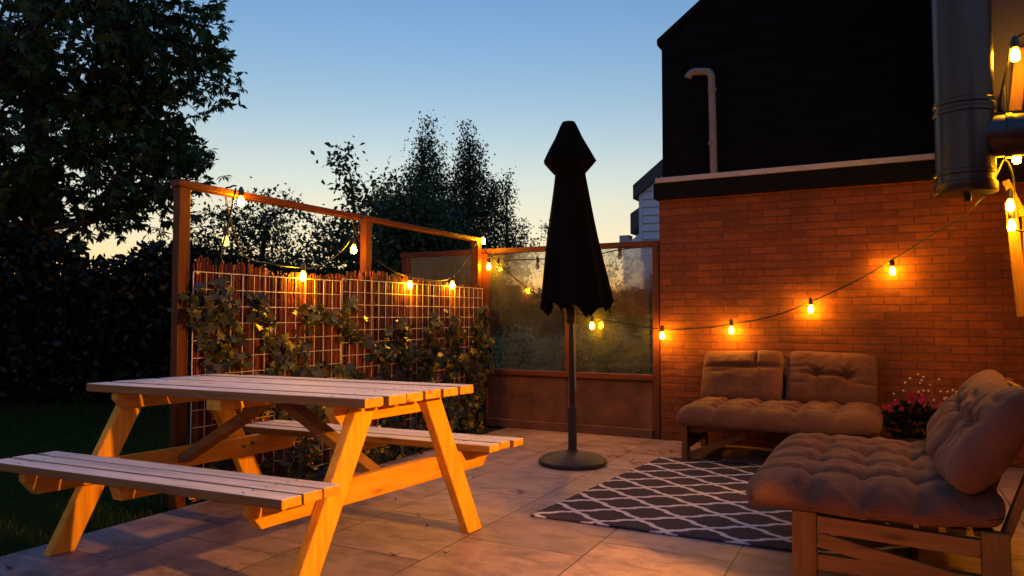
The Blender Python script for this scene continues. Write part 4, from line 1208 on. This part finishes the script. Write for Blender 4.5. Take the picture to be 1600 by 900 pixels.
string_light('string_light', 'black cable with glowing bulbs draped along the reed fence',
    [[(fx, 3.05, 1.815), (fx + .01, 2.99, 1.60), (fx, 2.95, 1.42), (fx - .02, 2.98, 1.36)],
     [(fx, 3.05, 1.83), (FX, 3.08, 1.835), (FX - .07, 3.10, 1.79), (fx - .16, 3.25, 1.45), (fx - .02, 3.36, 1.385), (fx, 3.57, 1.375), (fx, 3.77, 1.395), (fx, 4.02, 1.54), (fx, 4.21, 1.77), (fx, 4.27, 1.82)],
     [(fx, 4.27, 1.83), (FX - .05, 4.29, 1.84), (FX - .08, 4.33, 1.70), (fx - .1, 4.45, 1.52), (fx, 4.65, 1.40), (fx, 5.0, 1.36), (fx, 5.4, 1.38), (fx, 5.65, 1.52), (fx, 5.92, 1.76), (fx, 6.04, 1.83)]],
    [(fx, 3.09, 1.735, 'on'), (fx - .01, 2.99, 1.49, 'dim'), (fx + .036, 3.58, 1.31, 'on'), (fx, 4.13, 1.535, 'on'), (fx + .036, 4.78, 1.30, 'on'), (fx + .036, 5.42, 1.325, 'on'), (fx + .02, 6.0, 1.77, 'on')])
string_light('string_light', 'black cable with bulbs sagging across the brick wall from fence corner to flue',
    [[(-3.42, 6.05, 1.70), (-3.36, 6.08, 1.63), (-3.22, 6.09, 1.50), (-2.88, 6.09, 1.25), (-2.6, 6.08, 1.13), (-2.37, 6.07, 1.055), (-2.0, 6.06, .985), (-1.69, 6.06, .945), (-1.4, 6.06, .955), (-1.12, 6.06, .99), (-.8, 6.06, 1.055), (-.54, 6.06, 1.155), (-.2, 6.06, 1.32), (.04, 6.06, 1.465), (.30, 5.8, 1.62), (.47, 5.4, 1.70), (.43, 4.4, 1.64), (.42, 3.95, 1.61)]],
    [(-3.385, 6.07, 1.53, 'on'), (-2.33, 6.07, .965, 'on'), (-1.69, 6.06, .885, 'on'), (-1.118, 6.06, .935, 'on'), (-.515, 6.06, 1.105, 'on'), (.052, 6.06, 1.385, 'on')])
string_light('party_cable', 'thin cable with unlit bulbs hanging under the glass screen rail',
    [[(-3.42, 6.12, 1.60), (-3.1, 6.12, 1.592), (-2.9, 6.12, 1.59), (-2.4, 6.12, 1.60), (-2.08, 6.12, 1.645), (-1.85, 6.12, 1.66)]],
    [(-3.31, 6.12, 1.535, 'off'), (-2.89, 6.12, 1.52, 'off'), (-2.085, 6.12, 1.585, 'off')])
string_light('string_light', 'cluster of glowing bulbs hanging by the trellis under the house overhang',
    [[(.42, 3.95, 1.62), (.50, 4.3, 1.75), (.56, 4.45, 1.86), (.60, 4.5, 1.78), (.615, 4.6, 1.65), (.60, 4.62, 1.55), (.66, 4.6, 1.50), (.9, 4.5, 1.52), (1.12, 4.4, 1.9)],
     [(.50, 4.2, 2.04), (.535, 4.04, 2.25), (.56, 4.0, 2.34), (.75, 4.05, 2.4)]],
    [(.605, 4.4, 1.85, 'on'), (.598, 4.6, 1.635, 'on'), (.605, 4.62, 1.53, 'on'), (.555, 4.0, 2.255, 'on'), (.85, 4.5, 1.46, 'on'), (1.05, 4.42, 1.68, 'on')])

# ------------------------------------------------------------------ dry leaves on the slabs
spots = [(-1.86, 5.18), (-1.80, 5.22), (-1.62, 5.03), (-1.66, 5.10), (-1.58, 5.06), (-1.42, 5.33), (-1.66, 5.55), (-1.80, 5.45), (-1.54, 5.48), (-2.12, 5.15), (-2.15, 5.08), (-1.93, 2.62), (-2.35, 2.5), (-2.2, 3.2), (-2.05, 3.05), (-2.45, 2.15), (-1.75, 2.75), (-2.5, 3.4), (-3.25, 1.75), (-1.95, 3.9), (-2.4, 4.1), (-1.5, 5.6)]
anchors = {'the umbrella base': (-2.01, 4.84), 'the rug corner by the glass screen': (-1.5, 5.36), 'the near corner of the rug': (-1.68, 3.46), 'the picnic table leg nearest the rug': (-1.8, 3.02), 'the bench end nearest the viewer': (-1.9, 2.0), 'the low board wall': (-1.8, 6.1), 'the lawn edge': (-3.47, 1.9)}
ordw = ['closest', 'second closest', 'third closest', 'fourth closest', 'fifth closest', 'sixth closest', 'seventh closest', 'eighth closest', 'ninth closest', 'tenth closest', 'eleventh closest', 'twelfth closest']
leaf_label = []
for (x, y) in spots:
    best = min((sum(1 for p_ in spots if math.hypot(p_[0] - ax_, p_[1] - ay_) < math.hypot(x - ax_, y - ay_) - 1e-9), nm_) for nm_, (ax_, ay_) in anchors.items())
    leaf_label.append('small dry leaf on the slabs, ' + ordw[best[0]] + ' to ' + best[1])
for i, (x, y) in enumerate(spots):
    q = MB(); s = random.uniform(.016, .036); ang = random.random() * PI
    pr_ = []
    for k in range(10):
        a = 2 * PI * k / 10; rr_ = s * (1 + .25 * random.uniform(-1, 1)) * (.45 if k % 5 else 1.3)
        pr_.append((rr_ * math.cos(a), rr_ * math.sin(a) * .8))
    top = [(px, py, .004 + .012 * (px / s) ** 2 * .5 + .004) for px, py in pr_]; bot = [(px, py, z_ - .0015) for px, py, z_ in top]
    q.add(top + bot, [tuple(range(10)), tuple(range(10, 20))[::-1]] + [(k, 10 + k, 10 + (k + 1) % 10, (k + 1) % 10) for k in range(10)])
    o = q.build('dry_leaf', M['dryleaf']); o.location = (x, y, 0.0); o.rotation_euler = (0, 0, ang)
    tag(o, leaf_label[i], 'dry leaf', 'dry leaves scattered on the patio')
